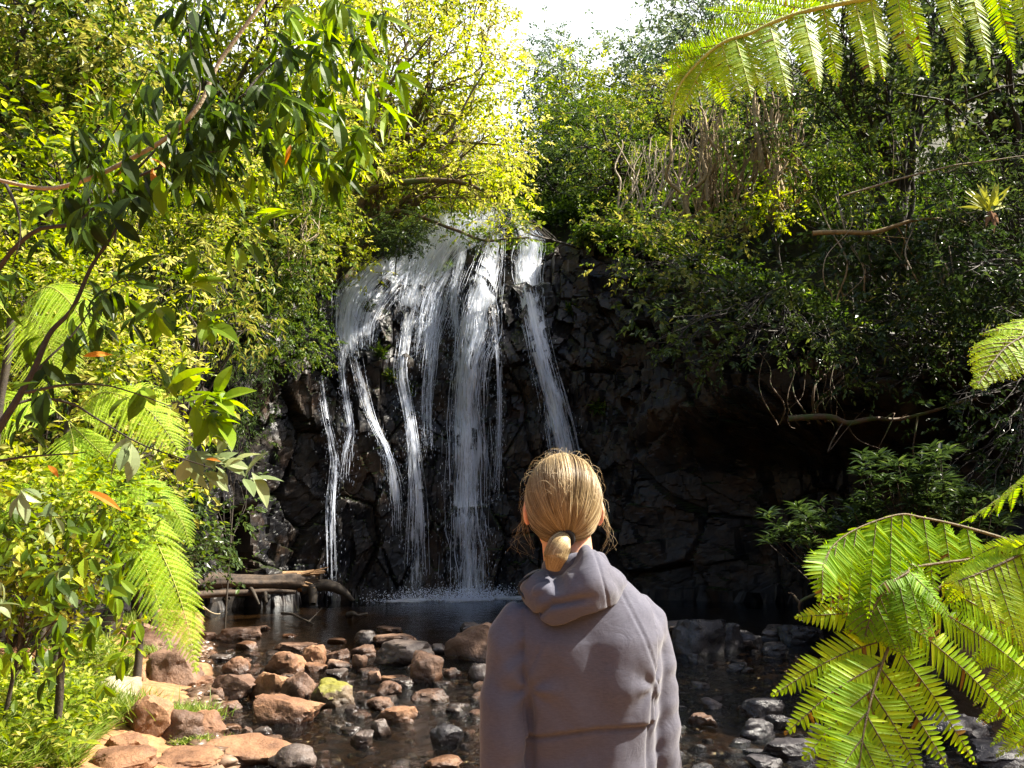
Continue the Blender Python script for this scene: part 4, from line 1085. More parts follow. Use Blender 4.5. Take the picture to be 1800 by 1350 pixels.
L.new(P.outputs[0], x_.inputs[1]); L.new(t_.outputs[0], x_.inputs[2]); L.new(x_.outputs[0], O.inputs['Surface']); M['hair'] = m
m, N, L, P, O = nodes('hair_under'); P.inputs['Base Color'].default_value = (0.20, 0.115, 0.04, 1); P.inputs['Roughness'].default_value = .6; M['hair_under'] = m
m, N, L, P, O = nodes('black_elastic'); P.inputs['Base Color'].default_value = (0.008, 0.008, 0.01, 1); P.inputs['Roughness'].default_value = .7; M['black'] = m
m, N, L, P, O = nodes('leggings_cloth'); P.inputs['Base Color'].default_value = (0.02, 0.022, 0.03, 1); P.inputs['Roughness'].default_value = .8; M['leggings'] = m
m, N, L, P, O = nodes('shoe_cloth'); P.inputs['Base Color'].default_value = (0.10, 0.09, 0.09, 1); P.inputs['Roughness'].default_value = .7; M['shoe'] = m

person = thing('person', PB, 'person with blonde ponytail and mauve grey hoodie, seen from behind facing the waterfall', 'person')
HC = A(-0.034, 0.005, 1.572)          # head centre
# arms: shoulder, elbow, wrist
ARM = {-1: [A(-.142, -.010, 1.300), A(-.163, -.030, 1.17), A(-.172, -.035, 1.02), A(-.196, 0.0, .90), A(-.196, .045, .77)],
        1: [A(.142, .005, 1.308), A(.162, 0.015, 1.17), A(.170, .02, 1.03), A(.190, .05, .90), A(.190, .09, .77)]}
def body():
    pr = []
    pr.append(loft([(tw(A(0, 0, z)), w, d, 0) for z, w, d in ((.80, .13, .09), (.88, .155, .105), (.98, .135, .095), (1.08, .125, .088), (1.2, .145, .10), (1.29, .155, .10), (1.35, .13, .08), (1.40, .07, .06))]))
    pr.append(loft([(A(-.012, .0, 1.35), .06, .058, 0), (A(-.02, .01, 1.42), .054, .056, 0), (A(-.028, .015, 1.50), .053, .058, 0), (A(-.034, .015, 1.56), .05, .06, 0)]))
    pr.append(ellipsoid(HC + A(0, .0, .015), (.072, .092, .085)))
    pr.append(ellipsoid(HC + A(0, .045, -.055), (.054, .055, .065)))          # jaw
    pr.append(ellipsoid(HC + A(0, .098, -.115), (.022, .018, .018)))
    pr.append(chain([HC + A(0, .092, .005), HC + A(0, .112, -.03), HC + A(0, .102, -.042)], [.009, .013, .012], 8))   # nose
    pr.append(ellipsoid(HC + A(0, .094, -.072), (.024, .010, .007))); pr.append(ellipsoid(HC + A(0, .093, -.084), (.020, .010, .008)))
    for s in (-1, 1):
        pr.append(ellipsoid(HC + A(s * .031, .082, .002), (.013, .013, .012)))
        pr.append(ellipsoid(HC + A(s * .077, -.010, -.022), (.008, .018, .030), 3, s * .45))      # ear
        pr.append(ellipsoid(HC + A(s * .075, -.002, -.030), (.012, .012, .018)))
        arm = [tw(p) for p in ARM[s]]
        pr.append(chain(arm, [.045, .040, .034, .032, .024], 14))
        w = arm[-1]; hd = norm(arm[-1] - arm[-2])
        pr.append(chain([w, w + A(0, .004, -.045), w + A(0, .010, -.085)], [.022, .026, .024], 12))
        pr.append(ellipsoid(w + A(0, .008, -.062), (.016, .036, .042)))
        for q, (oy, ln) in enumerate(((.032, .068), (.012, .078), (-.008, .073), (-.027, .058))):
            f0 = w + A(0, oy + .008, -.085)
            pr.append(chain([f0, f0 + A(-s * .004, .003, -ln * .42), f0 + A(-s * .013, .008, -ln * .75), f0 + A(-s * .025, .010, -ln)], [.0098, .009, .0082, .0072], 10))
        th = w + A(0, .030, -.028)
        pr.append(chain([th, th + A(-s * .012, .028, -.028), th + A(-s * .018, .036, -.058)], [.013, .0105, .0085], 10))
        hip = tw(A(s * .075, 0, .84))
        pr.append(chain([hip, tw(A(s * .08, .01, .62)), tw(A(s * .082, .02, .46)), tw(A(s * .085, -.005, .30)), tw(A(s * .085, 0, .09))], [.085, .07, .052, .05, .034], 16))
        pr.append(chain([tw(A(s * .085, -.04, .045)), tw(A(s * .09, .05, .045)), tw(A(s * .095, .13, .03))], [.036, .036, .028], 12))
    V, no, fs = union(pr, .0042, 5)
    o = mesh('body', V + PB, fs, M['skin'], person, smooth=True)
body()

def gauss(d, w): return np.exp(-(d / w) ** 2)
def hoodie():
    pr = []
    pr.append(loft([(tw(A(x, y, z)), w, d, 0) for x, y, z, w, d in
        ((0.0, 0, .80, .160, .112), (0.0, 0, .83, .168, .118), (0, 0, .92, .160, .116), (0.0, 0, 1.00, .148, .108), (0, 0, 1.07, .146, .106), (0, 0, 1.16, .158, .112), (0, 0, 1.24, .168, .117), (0, -.004, 1.30, .172, .112), (0, -.006, 1.345, .150, .095), (-.004, -.006, 1.385, .108, .078), (-.01, -.004, 1.42, .076, .066), (-.014, 0, 1.455, .064, .062))], 40, 2.25))
    for s in (-1, 1):
        a = [tw(p) for p in ARM[s]]
        a0 = tw(A(s * .11, -.006, 1.335))
        pr.append(chain([a0] + a, [.046, .052, .053, .049, .045, .038], 22))
        pr.append(ellipsoid(tw(A(s * .142, -.004, 1.300)), (.048, .054, .052)))
    V, no, fs = union(pr, .0052, 8)
    # cloth folds
    X, Y, Z = V.T; backw = smoothstep(.02, -.06, Y)
    U = V @ RY_          # un-twisted coordinates
    u, v_, w = U.T
    D = 0.0025 * fbm(V * A(14, 14, 9), 3, 4)
    # yoke seam across the back: the upper panel lies over the lower one
    zs = 1.122 + 0.045 * (u + .02) * 1.6 + 0.012 * np.cos(u * 12) 
    inarm = (np.abs(u) > .128) & (v_ > -.2)
    tor = backw * (np.abs(u + .0) < .132)
    D += tor * (0.0065 * smoothstep(-.0015, .0025, w - zs) - 0.0045 * gauss(w - zs + .004, .004))
    # raglan seams from the hood down to the armpits
    for s in (-1, 1):
        ln = (u * s - .055) - (1.40 - w) * .42
        D -= 0.0022 * gauss(ln, .0035) * backw * (w > 1.20) * (w < 1.42)
        D += 0.0012 * gauss(np.abs(ln) - .007, .003) * backw * (w > 1.20) * (w < 1.42)
    # armpit creases, radiating from the armpit
    for s, am in ((-1, 1.0), (1, .8)):
        ax_, az_ = s * .122, 1.205
        r_ = np.hypot(u - ax_, w - az_); th = np.arctan2(w - az_, -(u - ax_) * s)
        D += am * 0.0042 * np.sin(th * 5 + 1.0 + 8 * r_) * np.exp(-(r_ / .085) ** 2) * backw * smoothstep(.0, .03, r_)
        D -= am * .012 * gauss(np.abs(u) - .122, .009) * smoothstep(1.24, 1.15, w) * (u * s > 0) * backw
    # long diagonal folds on the back and sleeves
    q = (u * .75 + w * .66)
    D += backw * 0.0022 * np.sin(q * 62 + 2.5 * vnoise(V * 7, 3)) * smoothstep(.2, .8, vnoise(V * A(5, 3, 4), 11) * .5 + .5) * smoothstep(1.34, 1.28, w)
    qa = (u * -.5 + w * .86)
    D += (np.abs(u) > .13) * 0.0042 * np.sin(qa * 85 + 3 * vnoise(V * 9, 5)) * (vnoise(V * A(9, 9, 7), 13) * .5 + .5)
    # shoulder blade plane, spine hollow
    D += backw * (0.004 * gauss(np.hypot(u - .07, w - 1.27), .06) + 0.004 * gauss(np.hypot(u + .075, w - 1.26), .06) - .005 * gauss(u, .03) * smoothstep(1.34, 1.22, w) * smoothstep(1.0, 1.1, w))
    D += backw * .003 * gauss(np.hypot(u - .07, w - 1.035), .012)
    # loose sleeve wrinkles and soft buckling over the lower back
    slv = smoothstep(.125, .15, np.abs(u))
    D += slv * .0010 * np.sin(w * 120 + 14 * np.abs(u) + 5 * vnoise(V * 8, 41)) * smoothstep(-.1, .6, vnoise(V * A(8, 8, 5), 43))
    D += tor * .0022 * np.sin(w * 95 - u * 30 + 5 * vnoise(V * 6, 45)) * smoothstep(1.14, 1.08, w) * smoothstep(-.3, .5, vnoise(V * 7, 47))
    V = V + no * D[:, None]
    mesh('hoodie', V + PB, fs, M['cloth'], person, smooth=True)
hoodie()
def hood():
    # stand of the hood round the neck, high at the right of the nape, and its bag lying on the back
    k = 96; a = np.linspace(0, 2 * math.pi, k, endpoint=False)       # a = -90 deg is the nape
    nape = gauss(np.abs(np.angle(np.exp(1j * (a + math.pi / 2)))), 1.15)
    ca, sa = np.cos(a), np.sin(a)
    def ringc(rx, ry, cx, cy, z): return np.stack([cx + rx * ca, cy + ry * sa, z + 0 * a], -1)
    right = np.clip(ca, 0, 1)
    peak = gauss(np.angle(np.exp(1j * (a + 1.25))), .45)
    low = gauss(np.angle(np.exp(1j * (a + 1.85))), .35)
    top = ringc(.066, .062, -.016, .002, 1.438); top[:, 2] += .046 * peak - .016 * low - .010 * (sa > 0) * sa + .004 * ca; top[:, 1] -= .018 * peak
    leftb = np.clip(-ca, 0, 1) * nape
    prof = []
    N = 15
    for q in range(N):
        t = q / (N - 1)
        out = .010 + .030 * math.sin(math.pi * t ** .75)        # how far the cloth stands off
        zz = -(t ** .9)
        R_ = top.copy()
        dirv = np.stack([ca, sa, 0 * a], -1)
        depth = .046 + .052 * nape
        R_ = R_ + dirv * (out * (.55 + .85 * nape))[:, None] + dirv * (t * (.028 + .024 * nape) * (1 + 0.3 * right))[:, None]
        R_[:, 2] += zz * depth * 1.0 + zz * (.046 * peak) * .8
        R_[:, 0] -= .016 * t * nape
        prof.append(R_)
    inner = [top + np.stack([-ca, -sa, 0 * a], -1) * .004 + A(0, 0, -.004), top + np.stack([-ca, -sa, 0 * a], -1) * .012 + A(0, 0, -.03), top * A(1, 1, 0) * A(.8, .8, 1) + A(0, 0, 1.36)]
    rows = inner[::-1] + [top] + prof[1:] + [prof[-1] * A(.80, .80, 1) + A(0, 0, .010)]
    V = np.array(rows); n = len(rows)
    i = np.arange(n - 1)[:, None] * k; j = np.arange(k)[None]; jn = (j + 1) % k
    Q = np.stack([i + j, i + jn, i + k + jn, i + k + j], -1).reshape(-1, 4)
    V = V.reshape(-1, 3); nV = len(V); V = np.vstack([V, V[:k].mean(0), V[-k:].mean(0)])
    T = [(nV, (q + 1) % k, q) for q in range(k)] + [(nV + 1, (n - 1) * k + q, (n - 1) * k + (q + 1) % k) for q in range(k)]
    pr = [(V, Q, np.array(T)), ellipsoid((-.056, -.088, 1.392), (.052, .026, .020), 3, .25, .25)]
    V, no, fs = union(pr, .0034, 5)
    X, Y, Z = V.T; back = smoothstep(.0, -.05, Y)
    D = 0.0022 * fbm(V * A(14, 14, 14), 3, 9)
    # long fold where the bag turns under, deep at the left
    D -= 0.010 * gauss(Z - (1.376 + .16 * (X + .05) - .9 * np.clip(-.07 - X, 0, 1)), .008) * smoothstep(.03, -.02, X) * back
    # drape lines running down from the rim
    D -= 0.005 * gauss(X + .060 + .10 * (Z - 1.41), .007) * back * smoothstep(1.385, 1.40, Z)
    # seam down the middle of the hood
    D += 0.0022 * np.sin(55 * X + 90 * Z + 4 * vnoise(V * 13, 31)) * back * smoothstep(-.2, .6, vnoise(V * 12, 33))
    D -= 0.0028 * gauss(X - .028 - (1.44 - Z) * .25, .0028) * back
    V = V + no * D[:, None]
    mesh('hood', V + PB, fs, M['cloth'], person, smooth=True)
hood()
T_c = Tubes(); T_c.add(smooth_path([PB + A(-.088, -.030, 1.428), PB + A(-.122, -.058, 1.412), PB + A(-.130, -.060, 1.392), PB + A(-.112, -.075, 1.372)], 14), .0028, 6)
T_c.build('drawcord', M['black'], person)
def lower():
    pr = [loft([(tw(A(0, 0, z)), w, d, 0) for z, w, d in ((.70, .10, .08), (.78, .150, .110), (.88, .160, .112), (.95, .14, .10))])]
    for s in (-1, 1):
        pr.append(chain([tw(A(s * .075, 0, .84)), tw(A(s * .08, .01, .62)), tw(A(s * .082, .02, .46)), tw(A(s * .085, -.005, .30)), tw(A(s * .085, 0, .11))], [.090, .075, .057, .055, .040], 18))
    V, no, fs = union(pr, .008, 5); mesh('leggings', V + PB, fs, M['leggings'], person, smooth=True)
    for s in (-1, 1):
        pr = [chain([tw(A(s * .085, -.055, .05)), tw(A(s * .088, 0, .055)), tw(A(s * .09, .07, .045)), tw(A(s * .095, .15, .035))], [.04, .046, .044, .034], 16), chain([tw(A(s * .085, 0, .05)), tw(A(s * .085, 0, .12))], [.044, .045], 14),
              loft([(tw(A(s * .090, .045, z)), w, d, 0) for z, w, d in ((.0, .045, .125), (.012, .050, .132), (.028, .047, .128))], 24, 2.6)]
        V, no, fs = union(pr, .005, 4); mesh('shoe', V + PB, fs, M['shoe'], person, smooth=True)
lower()

def hair():
    rg = np.random.default_rng(12)
    R = A(.0755, .098, .093); C = HC + A(0, -.006, .004)
    tie_d = norm(A(.01, -.64, -.78)); TIE = C + tie_d * R * 1.05
    # cap
    V, Fc = ICO[4]; keep = ~((V[:, 1] > .35) & (V[:, 2] < .45)) & (V[:, 2] > -.62) & ~((V[:, 2] < -.15) & (V[:, 1] > -.25))
    fk = keep[Fc].all(1); idx = -np.ones(len(V), int); idx[keep] = np.arange(keep.sum())
    mesh('hair', C + V[keep] * R * .985 + PB, idx[Fc[fk]], M['hair_under'], person, smooth=True)
    H = bpy.context.scene.objects[-1] if False else person.children[-1]
    T_ = Tubes(); tints = []
    def strand(P, r, tint, k=3):
        T_.add(P, [r * .7, r, r * .8, r * .5], k); tints.append(np.full(len(P) * k, tint))
    n = 9500
    D0 = norm(rg.normal(size=(n * 2, 3)))
    ok = ~((D0[:, 1] > .45) & (D0[:, 2] < .42)) & (D0[:, 2] > -.30 - .35 * (D0[:, 1] < -.1)) & ~((D0[:, 2] < .0) & (D0[:, 1] > .15))
    D0 = D0[ok][:n]
    for i, d in enumerate(D0):
        lock = .6 * vnoise((d * A(7, 2.2, 2.2))[None] + 5, 3)[0] + .5 * vnoise((d * A(19, 4, 4))[None] + 9, 6)[0]
        w = math.acos(max(-1, min(1, float(d @ tie_d))))
        if w < .12: continue
        # start further back up the same great circle so the strands are long
        m_ = 16; t = np.linspace(0, 1, m_)
        S = (np.sin((1 - t) * w)[:, None] * d + np.sin(t * w)[:, None] * tie_d) / math.sin(w) if w < 3.0 else np.array([d * (1 - q) + tie_d * q for q in t])
        S = norm(S)
        clump = 0.010 * lock * np.sin(t * math.pi)
        lift = 1.02 + .05 * rg.random() + 0.025 * lock
        rad = lift + .04 * np.sin(t * math.pi) * rg.random() - .0 * t
        P = C + S * R * rad[:, None]
        side = norm(np.cross(S, tie_d)); P = P + side * (clump + .0025 * rg.normal() * np.sin(t * math.pi))[:, None]
        tint = .50 + .42 * lock + .18 * rg.normal() - .10 * max(0, -d[2])
        strand(P + PB, .00042 + .0003 * rg.random(), tint)
    # ponytail, drawn down and to the left
    ax = smooth_path([TIE, TIE + A(-.010, -.020, -.010), TIE + A(-.020, -.030, -.028), TIE + A(-.025, -.029, -.046), TIE + A(-.028, -.023, -.064)], 18)
    pr = np.interp(np.linspace(0, 1, 18), [0, .12, .35, .65, 1], [.009, .016, .024, .024, .014])
    tt = norm(np.gradient(ax, axis=0)); xx = norm(np.cross(tt, A(0, 1, .2))); yy = np.cross(tt, xx)
    for i in range(1500):
        a = rg.random() * 6.28; rr = math.sqrt(rg.random()) if rg.random() < .5 else 1.0
        a2 = a + np.linspace(0, .5 * rg.normal() + .3, 18)
        P = ax + pr[:, None] * rr * (np.cos(a2)[:, None] * xx + .85 * np.sin(a2)[:, None] * yy)
        strand(P + PB, .0005 + .0003 * rg.random(), .60 + .22 * math.sin(a * 5) + .13 * rg.normal())
    # side locks in front of the ears, and flyaways
    for s, c0 in ((-1, [(-.072, .03, .03), (-.088, .015, -.02), (-.082, 0, -.065), (-.056, -.012, -.112)]), (1, [(.073, .03, .02), (.088, .02, -.02), (.097, .01, -.060), (.084, 0, -.102)])):
        for q in range(14 if s < 0 else 11):
            P = smooth_path([HC + A(*p) + rg.normal(size=3) * (.0015 + .002 * k) for k, p in enumerate(c0)], 16)
            P = P[: int(9 + rg.random() * 7)]
            strand(P + PB, .00045, .6 + .15 * rg.normal())
    for q in range(330):
        d = norm(rg.normal(size=3) + A(0, -.2, .6)); 
        if d[2] < -.2 or (d[1] > .4 and d[2] < .3): continue
        s0 = C + d * R * 1.03; g_ = norm(np.cross(d, rg.normal(size=3))); ln = .015 + .045 * rg.random() ** 2
        P = smooth_path([s0, s0 + g_ * ln * .5 + d * ln * .28, s0 + g_ * ln + d * ln * .25 * rg.random() + A(0, 0, -.2 * ln)], 9)
        strand(P + PB, .00022, .9)
    for q in range(16):
        s = rg.choice([-1, 1]); s0 = HC + A(s * .078, .0, -.02 - .03 * rg.random())
        P = smooth_path([s0, s0 + A(s * .02 * rg.random(), 0, -.02), s0 + A(s * (.01 + .03 * rg.random()), 0, -.05), s0 + A(s * .02 * rg.normal(), 0, -.08)], 10)
        strand(P + PB, .00022, .8)
    mesh('strand_layer', np.concatenate(T_.V), np.concatenate(T_.Q), M['hair'], H, tint=np.concatenate(tints), smooth=True)
    # elastic
    a = np.linspace(0, 2 * math.pi, 22); nrm = norm(A(-.15, -1, -.35)); x1 = norm(np.cross(nrm, A(0, 0, 1))); y1 = np.cross(nrm, x1)
    TT = Tubes()
    for o_ in (0, .006):
        TT.add(TIE + nrm * (.004 + o_) + .0150 * (np.cos(a)[:, None] * x1 + np.sin(a)[:, None] * y1) + PB, .0052, 8)
    TT.build('hair_tie', M['black'], person)
hair()

# ---------------------------------------------------------------- ferns
def pinna(L, p0, p1, width, rng, sag=0.0, face=A(0, -1, .4), n=None, tint=.6, tmpl=T_PINNULE, ang=1.2, tubes=None, rr=.0015, prof=None):
    """one comb of a frond, from p0 to p1, with leaflets on both sides"""
    ln = np.linalg.norm(p1 - p0)
    n = n or max(8, int(ln / (width * .17)))
    P = smooth_path([p0, (p0 + p1) / 2 + A(0, 0, sag), p1], n + 2)
    t = np.linspace(0, 1, n + 2); T = norm(np.gradient(P, axis=0))
    nrm = norm(face - T * (T @ face)[:, None]) if np.ndim(face) == 1 else face
    S = norm(np.cross(T, nrm))
    tn_ = tint + .10 * rng.normal(size=len(t)) 
    w = width * ((1 - t ** 2.2) * .92 + .08) * np.minimum(1, .45 + t * 5) if prof is None else width * prof(t)
    step = ln / n
    for s in (-1, 1):
        d = T * math.cos(ang) + S * s * math.sin(ang) - nrm * .12 + rng.normal(size=P.shape) * .035
        L.add(tmpl, P + rng.normal(size=P.shape) * .0006, d, nrm + rng.normal(size=P.shape) * .14, w * (.90 + .18 * rng.random(len(w))) * np.where(rng.random(len(w)) < .015, .35, 1), np.where((rng.random(len(w)) < .012) | ((t > .97) & (rng.random(len(w)) < .3)), 0, tn_ + .07 * rng.normal(size=len(w))), np.full(len(w), step * 2.25))
    if tubes is not None: tubes.add(P, [rr, rr * .4], 4)

def frond_auto(rng, path, npin, plen, width, up=A(0, 0, 1), ang=1.05, droop=.25, both=True, tint=.6, tip=.12, start=.12, sides=(1, -1), grav=.5):
    """rachis along path; pinnae to both sides, each a comb"""
    L = Leaves(); T_ = Tubes()
    R = smooth_path(path, 60); T = norm(np.gradient(R, axis=0))
    ln = np.linalg.norm(np.diff(R, axis=0), axis=1).sum()
    width = min(width, .60 * ln * (1 - start) / npin)
    T_.add(R, [.0055 * (plen / .3) ** .5, .003, .0012], 6)
    for k in range(npin):
        t = start + (1 - start) * (k + .5) / npin
        f = t * 59; i = int(f); p = R[i] + (R[min(i + 1, 59)] - R[i]) * (f - i)
        prof = math.sin(math.pi * min(1, (t * .80 + .22))) ** .75 if t > .35 else .45 + 1.4 * t
        l = plen * max(tip, min(1, prof))
        u_ = norm(up - T[i] * (T[i] @ up)); S = np.cross(T[i], u_)
        for s in sides:
            d = norm(T[i] * math.cos(ang) + S * s * math.sin(ang) + rng.normal(size=3) * .05)
            e = p + d * l + A(0, 0, -droop * l)
            pinna(L, p, e, width * (.6 + .4 * prof), rng, sag=.07 * l, face=u_ + A(0, -.25, .1), tint=tint, tubes=T_)
    pinna(L, R[-3], R[-1] + T[-1] * plen * .1, width * .5, rng, face=up, tint=tint)
    return L, T_

M['rachis'] = bark_mat('rachis', (0.05, 0.032, 0.012), (0.13, 0.09, 0.025), 40)
M['rachis_green'] = bark_mat('rachis_green', (0.25, 0.28, 0.04), (0.4, 0.42, 0.08), 40)
def build_frond(L, T_, parent, label=None, mat='fern', rach='rachis'):
    f = L.build('frond', M[mat], parent); T_.build('rachis', M[rach], f)
    if label: f['label'] = label
    return f
def fern_trunk(t, base, top, r=.09):
    T_ = Tubes(); T_.add(wobble(smooth_path([base, (base + top) / 2, top], 24), .03, 2, 8), [r, r * .9, r], 12)
    T_.build('trunk', M['bark_dark'], t)

rf = np.random.default_rng(31)
# --- tree fern at the lower right: traced fronds
FB = A(2.35, 2.35, float(ground_z(2.35, 2.35))); FT = A(2.25, 2.3, 2.12)
tfern = thing('tree_fern', FB, 'large tree fern with bright yellow green fronds drooping into view at the lower right', 'fern')
fern_trunk(tfern, FB, FT)
def z7(X, Y): return 1150 + X / 2.25, 750 + Y / 2.25
def big_frond():
    L = Leaves(); T_ = Tubes()
    YD = lambda t: 2.12 - .42 * t                        # nearer to the camera towards the tip
    rp = [(1900, 905), (1800, 945), (1720, 990), (1657, 1030), (1612, 1070), (1577, 1105), (1559, 1145), (1541, 1194), (1530, 1234), (1519, 1283), (1511, 1341), (1506, 1400)]
    R = smooth_path([at(x, y, YD(k / 11)) for k, (x, y) in enumerate(rp)], 80)
    T_.add(np.vstack([FT, R]), [.007, .0045, .003, .0013], 7)
    def rp_at(t): f = t * 79; i = int(min(78, f)); return R[i] + (R[i + 1] - R[i]) * (f - i)
    # (t along rachis, tip px, tip py, tip depth offset, width)
    right = [(.15, (1985, 1120), .10), (.215, (1960, 1165), .10), (.275, (1925, 1215), .08), (.335, (1872, 1240), .05), (.42, (1792, 1279), .02), (.505, (1714, 1341), .0), (.60, (1664, 1345), -.02), (.69, (1622, 1368), -.04), (.775, (1590, 1385), -.05), (.85, (1560, 1400), -.05), (.92, (1540, 1405), -.05)]
    left = [(.30, (1500, 955), .03), (.36, (1440, 1020), .0), (.42, (1400, 1085), -.02), (.49, (1358, 1221), -.05), (.58, (1382, 1288), -.06), (.67, (1414, 1334), -.06), (.76, (1440, 1365), -.06), (.84, (1462, 1385), -.06), (.91, (1480, 1400), -.05)]
    for (t, (x, y), dy) in right + left:
        p = rp_at(t); k = min(1, t); e = at(x, y, YD(t) + dy)
        l = np.linalg.norm(e - p)
        isr = x > project(p)[0]
        pinna(L, p, e, .066 * min(1, .35 + l / .30), rf, sag=.045 * l, face=A(-.15 if isr else .1, -1, .55), tint=.62, tubes=T_, rr=.0022, ang=1.12)
    return L, T_
L, T_ = big_frond(); build_frond(L, T_, tfern, 'large frond with combs spreading down to both sides')
# upper arching frond whose combs hang straight down
L = Leaves(); T_ = Tubes()
rp = [(1990, 1030), (1799, 959), (1701, 928), (1621, 910), (1577, 905), (1505, 930), (1460, 965), (1434, 1025)]
R = smooth_path([at(x, y, 2.15 - .05 * k) for k, (x, y) in enumerate(rp)], 60); T_.add(np.vstack([FT, R]), [.006, .0035, .002, .001], 7)
hang = [(.30, 30, 150), (.37, 22, 170), (.44, 12, 165), (.50, 8, 150), (.555, 2, 175), (.61, -4, 190), (.66, -8, 170), (.715, -12, 150), (.77, -14, 130), (.825, -12, 118), (.88, -10, 95), (.93, -6, 70)]
for t, dx, dl in hang:
    f = t * 59; i = int(f); p = R[i]; qx, qy = project(p)
    Yd = p[1]
    for o, dep in ((0, -.05), (10, .10)):
        e = at(qx + dx + o + rf.normal() * 4, qy + dl * (1 if dep < 0 else .8), Yd + dep)
        pinna(L, p, e, .050, rf, sag=.02, face=A(.1, -1, .45), tint=.60, tubes=T_, rr=.0016, ang=1.1)
build_frond(L, T_, tfern, 'arching frond whose narrow combs hang straight down')
# shadowed frond in between, and a pale one coming in from the right edge
L, T_ = frond_auto(rf, [FT, at(1690, 985, 2.0), at(1590, 1010, 1.92), at(1540, 1060, 1.90), at(1520, 1120, 1.89)], 13, .12, .040, up=A(0, -1, .6), droop=.55, tint=.45, start=.3)
build_frond(L, T_, tfern)
L, T_ = frond_auto(rf, [FT + A(.0, -.1, .05), at(1880, 935, 1.7), at(1800, 972, 1.66), at(1740, 1000, 1.64), at(1684, 1022, 1.62)], 15, .15, .036, up=A(0, -.7, .9), droop=.75, tint=.95, start=.25)
build_frond(L, T_, tfern, 'pale frond tip catching the sun')
L, T_ = frond_auto(rf, [FT, at(1900, 1010, 2.2), at(1860, 1100, 2.1), at(1850, 1230, 2.0), at(1840, 1340, 1.95)], 18, .26, .055, up=A(0, -1, .5), droop=.5, tint=.6, start=.2)
build_frond(L, T_, tfern)
L, T_ = frond_auto(rf, [FT + A(0, 0, .05), at(2080, 640, 1.75), at(1960, 590, 1.68), at(1860, 575, 1.6), at(1775, 605, 1.55), at(1719, 676, 1.5)], 26, .14, .028, up=A(0, -.6, .8), droop=.28, tint=.85, start=.35, ang=.9)
build_frond(L, T_, tfern, 'single bright yellow frond tip at the right edge at mid height')
for a_, l_ in ((.2, .9), (1.1, 1.0), (-.6, .9), (2.3, .9), (-1.5, .8)):
    d = A(math.cos(a_), math.sin(a_) * 1, 0)
    L, T_ = frond_auto(rf, [FT, FT + d * l_ * .5 + A(0, 0, .25), FT + d * l_ + A(0, 0, .0)], 16, .28, .05, droop=.3)
    build_frond(L, T_, tfern)

# --- tree fern whose single frond crosses the top right corner
FB2 = A(2.2, 1.2, float(ground_z(2.2, 1.2))); FT2 = A(2.15, 1.25, 3.15)
tf2 = thing('tree_fern', FB2, 'taller tree fern reaching in with one bright toothed frond across the top right corner', 'fern')
fern_trunk(tf2, FB2, FT2)
L = Leaves(); T_ = Tubes()
rp = [(2150, -95), (1960, -80), (1800, -55), (1640, -25), (1511, 0), (1424, 18), (1367, 36), (1320, 58), (1269, 76), (1222, 115), (1190, 160), (1177, 226)]
R = smooth_path([at(x, y, 1.50 + .0 * k) for k, (x, y) in enumerate(rp)], 90); T_.add(np.vstack([FT2, R]), [.008, .0055, .004, .0018], 7)
RX_, RY2 = project(R)
tips = [(360, 530), (418, 500), (475, 475), (535, 480), (605, 455), (660, 490), (785, 430), (808, 436), (900, 415), (1065, 405), (1120, 388), (1255, 365), (1340, 370), (1500, 355), (1635, 330), (1755, 305), (1860, 290), (1960, 270), (2080, 250), (2180, 240)]
for X, Y in tips:
    x, y = 1150 + X / 2.769, Y / 2.769
    i = int(np.argmin(np.abs(RX_ - (x - 30 - 8 * rf.random())))); p = R[i]
    e = at(x, y, 1.50 - .06 + .05 * rf.normal())
    pinna(L, p, e, .034, rf, sag=.004, face=A(.1, -1, -.3), tint=.75, tubes=T_, rr=.0014, ang=1.12, prof=lambda t: (1 - t ** 2.6) * np.minimum(1, .75 + t) + .05)
for X, Y in [(60, 420), (65, 350), (90, 450), (130, 505), (170, 505), (205, 515), (245, 510), (290, 490), (320, 515), (50, 385)]:
    x, y = 1150 + X / 2.769, Y / 2.769
    i = int(np.argmin((RX_ - (x + 22)) ** 2 + (RY2 - (y - 45)) ** 2)); pinna(L, R[i], at(x, y, 1.5), .014, rf, face=A(.1, -1, -.2), tint=.75)
for (x0, y0, x1, y1) in [(1424, 18, 1275, -6), (1390, 28, 1240, 14), (1350, 42, 1215, 42), (1305, 64, 1190, 78), (1270, 76, 1165, 98), (1240, 95, 1163, 118), (1470, 8, 1330, -30), (1530, -3, 1400, -50), (1600, -18, 1480, -70), (1680, -30, 1560, -100), (1222, 115, 1168, 130)]:
    i = int(np.argmin((RX_ - x0) ** 2 + (RY2 - y0) ** 2)); pinna(L, R[i], at(x1, y1, 1.55), .026, rf, face=A(0, -1, -.2), tint=.62, tubes=T_, rr=.0012)
pinna(L, at(1240, 108, 1.5), at(1178, 229, 1.5), .022, rf, face=A(.1, -1, -.2), tint=.8, tubes=T_)
for q_ in range(5): pinna(L, at(1232 - 9 * q_, 118 + 12 * q_, 1.5), at(1170 - 2 * q_, 130 + 14 * q_, 1.52), .012, rf, face=A(.1, -1, -.2), tint=.75)
build_frond(L, T_, tf2, 'long frond with a row of pointed toothed combs hanging down', rach='rachis_green')
for a_ in (.3, 1.4, -.8, 2.6):
    d = A(math.cos(a_), math.sin(a_) * .8 , 0)
    if a_ == 2.6: d = A(-.2, -1, 0)
    L, T_ = frond_auto(rf, [FT2, FT2 + d * .6 + A(0, 0, .35), FT2 + d * 1.2 + A(0, 0, .1)], 16, .28, .05, droop=.3)
    build_frond(L, T_, tf2)

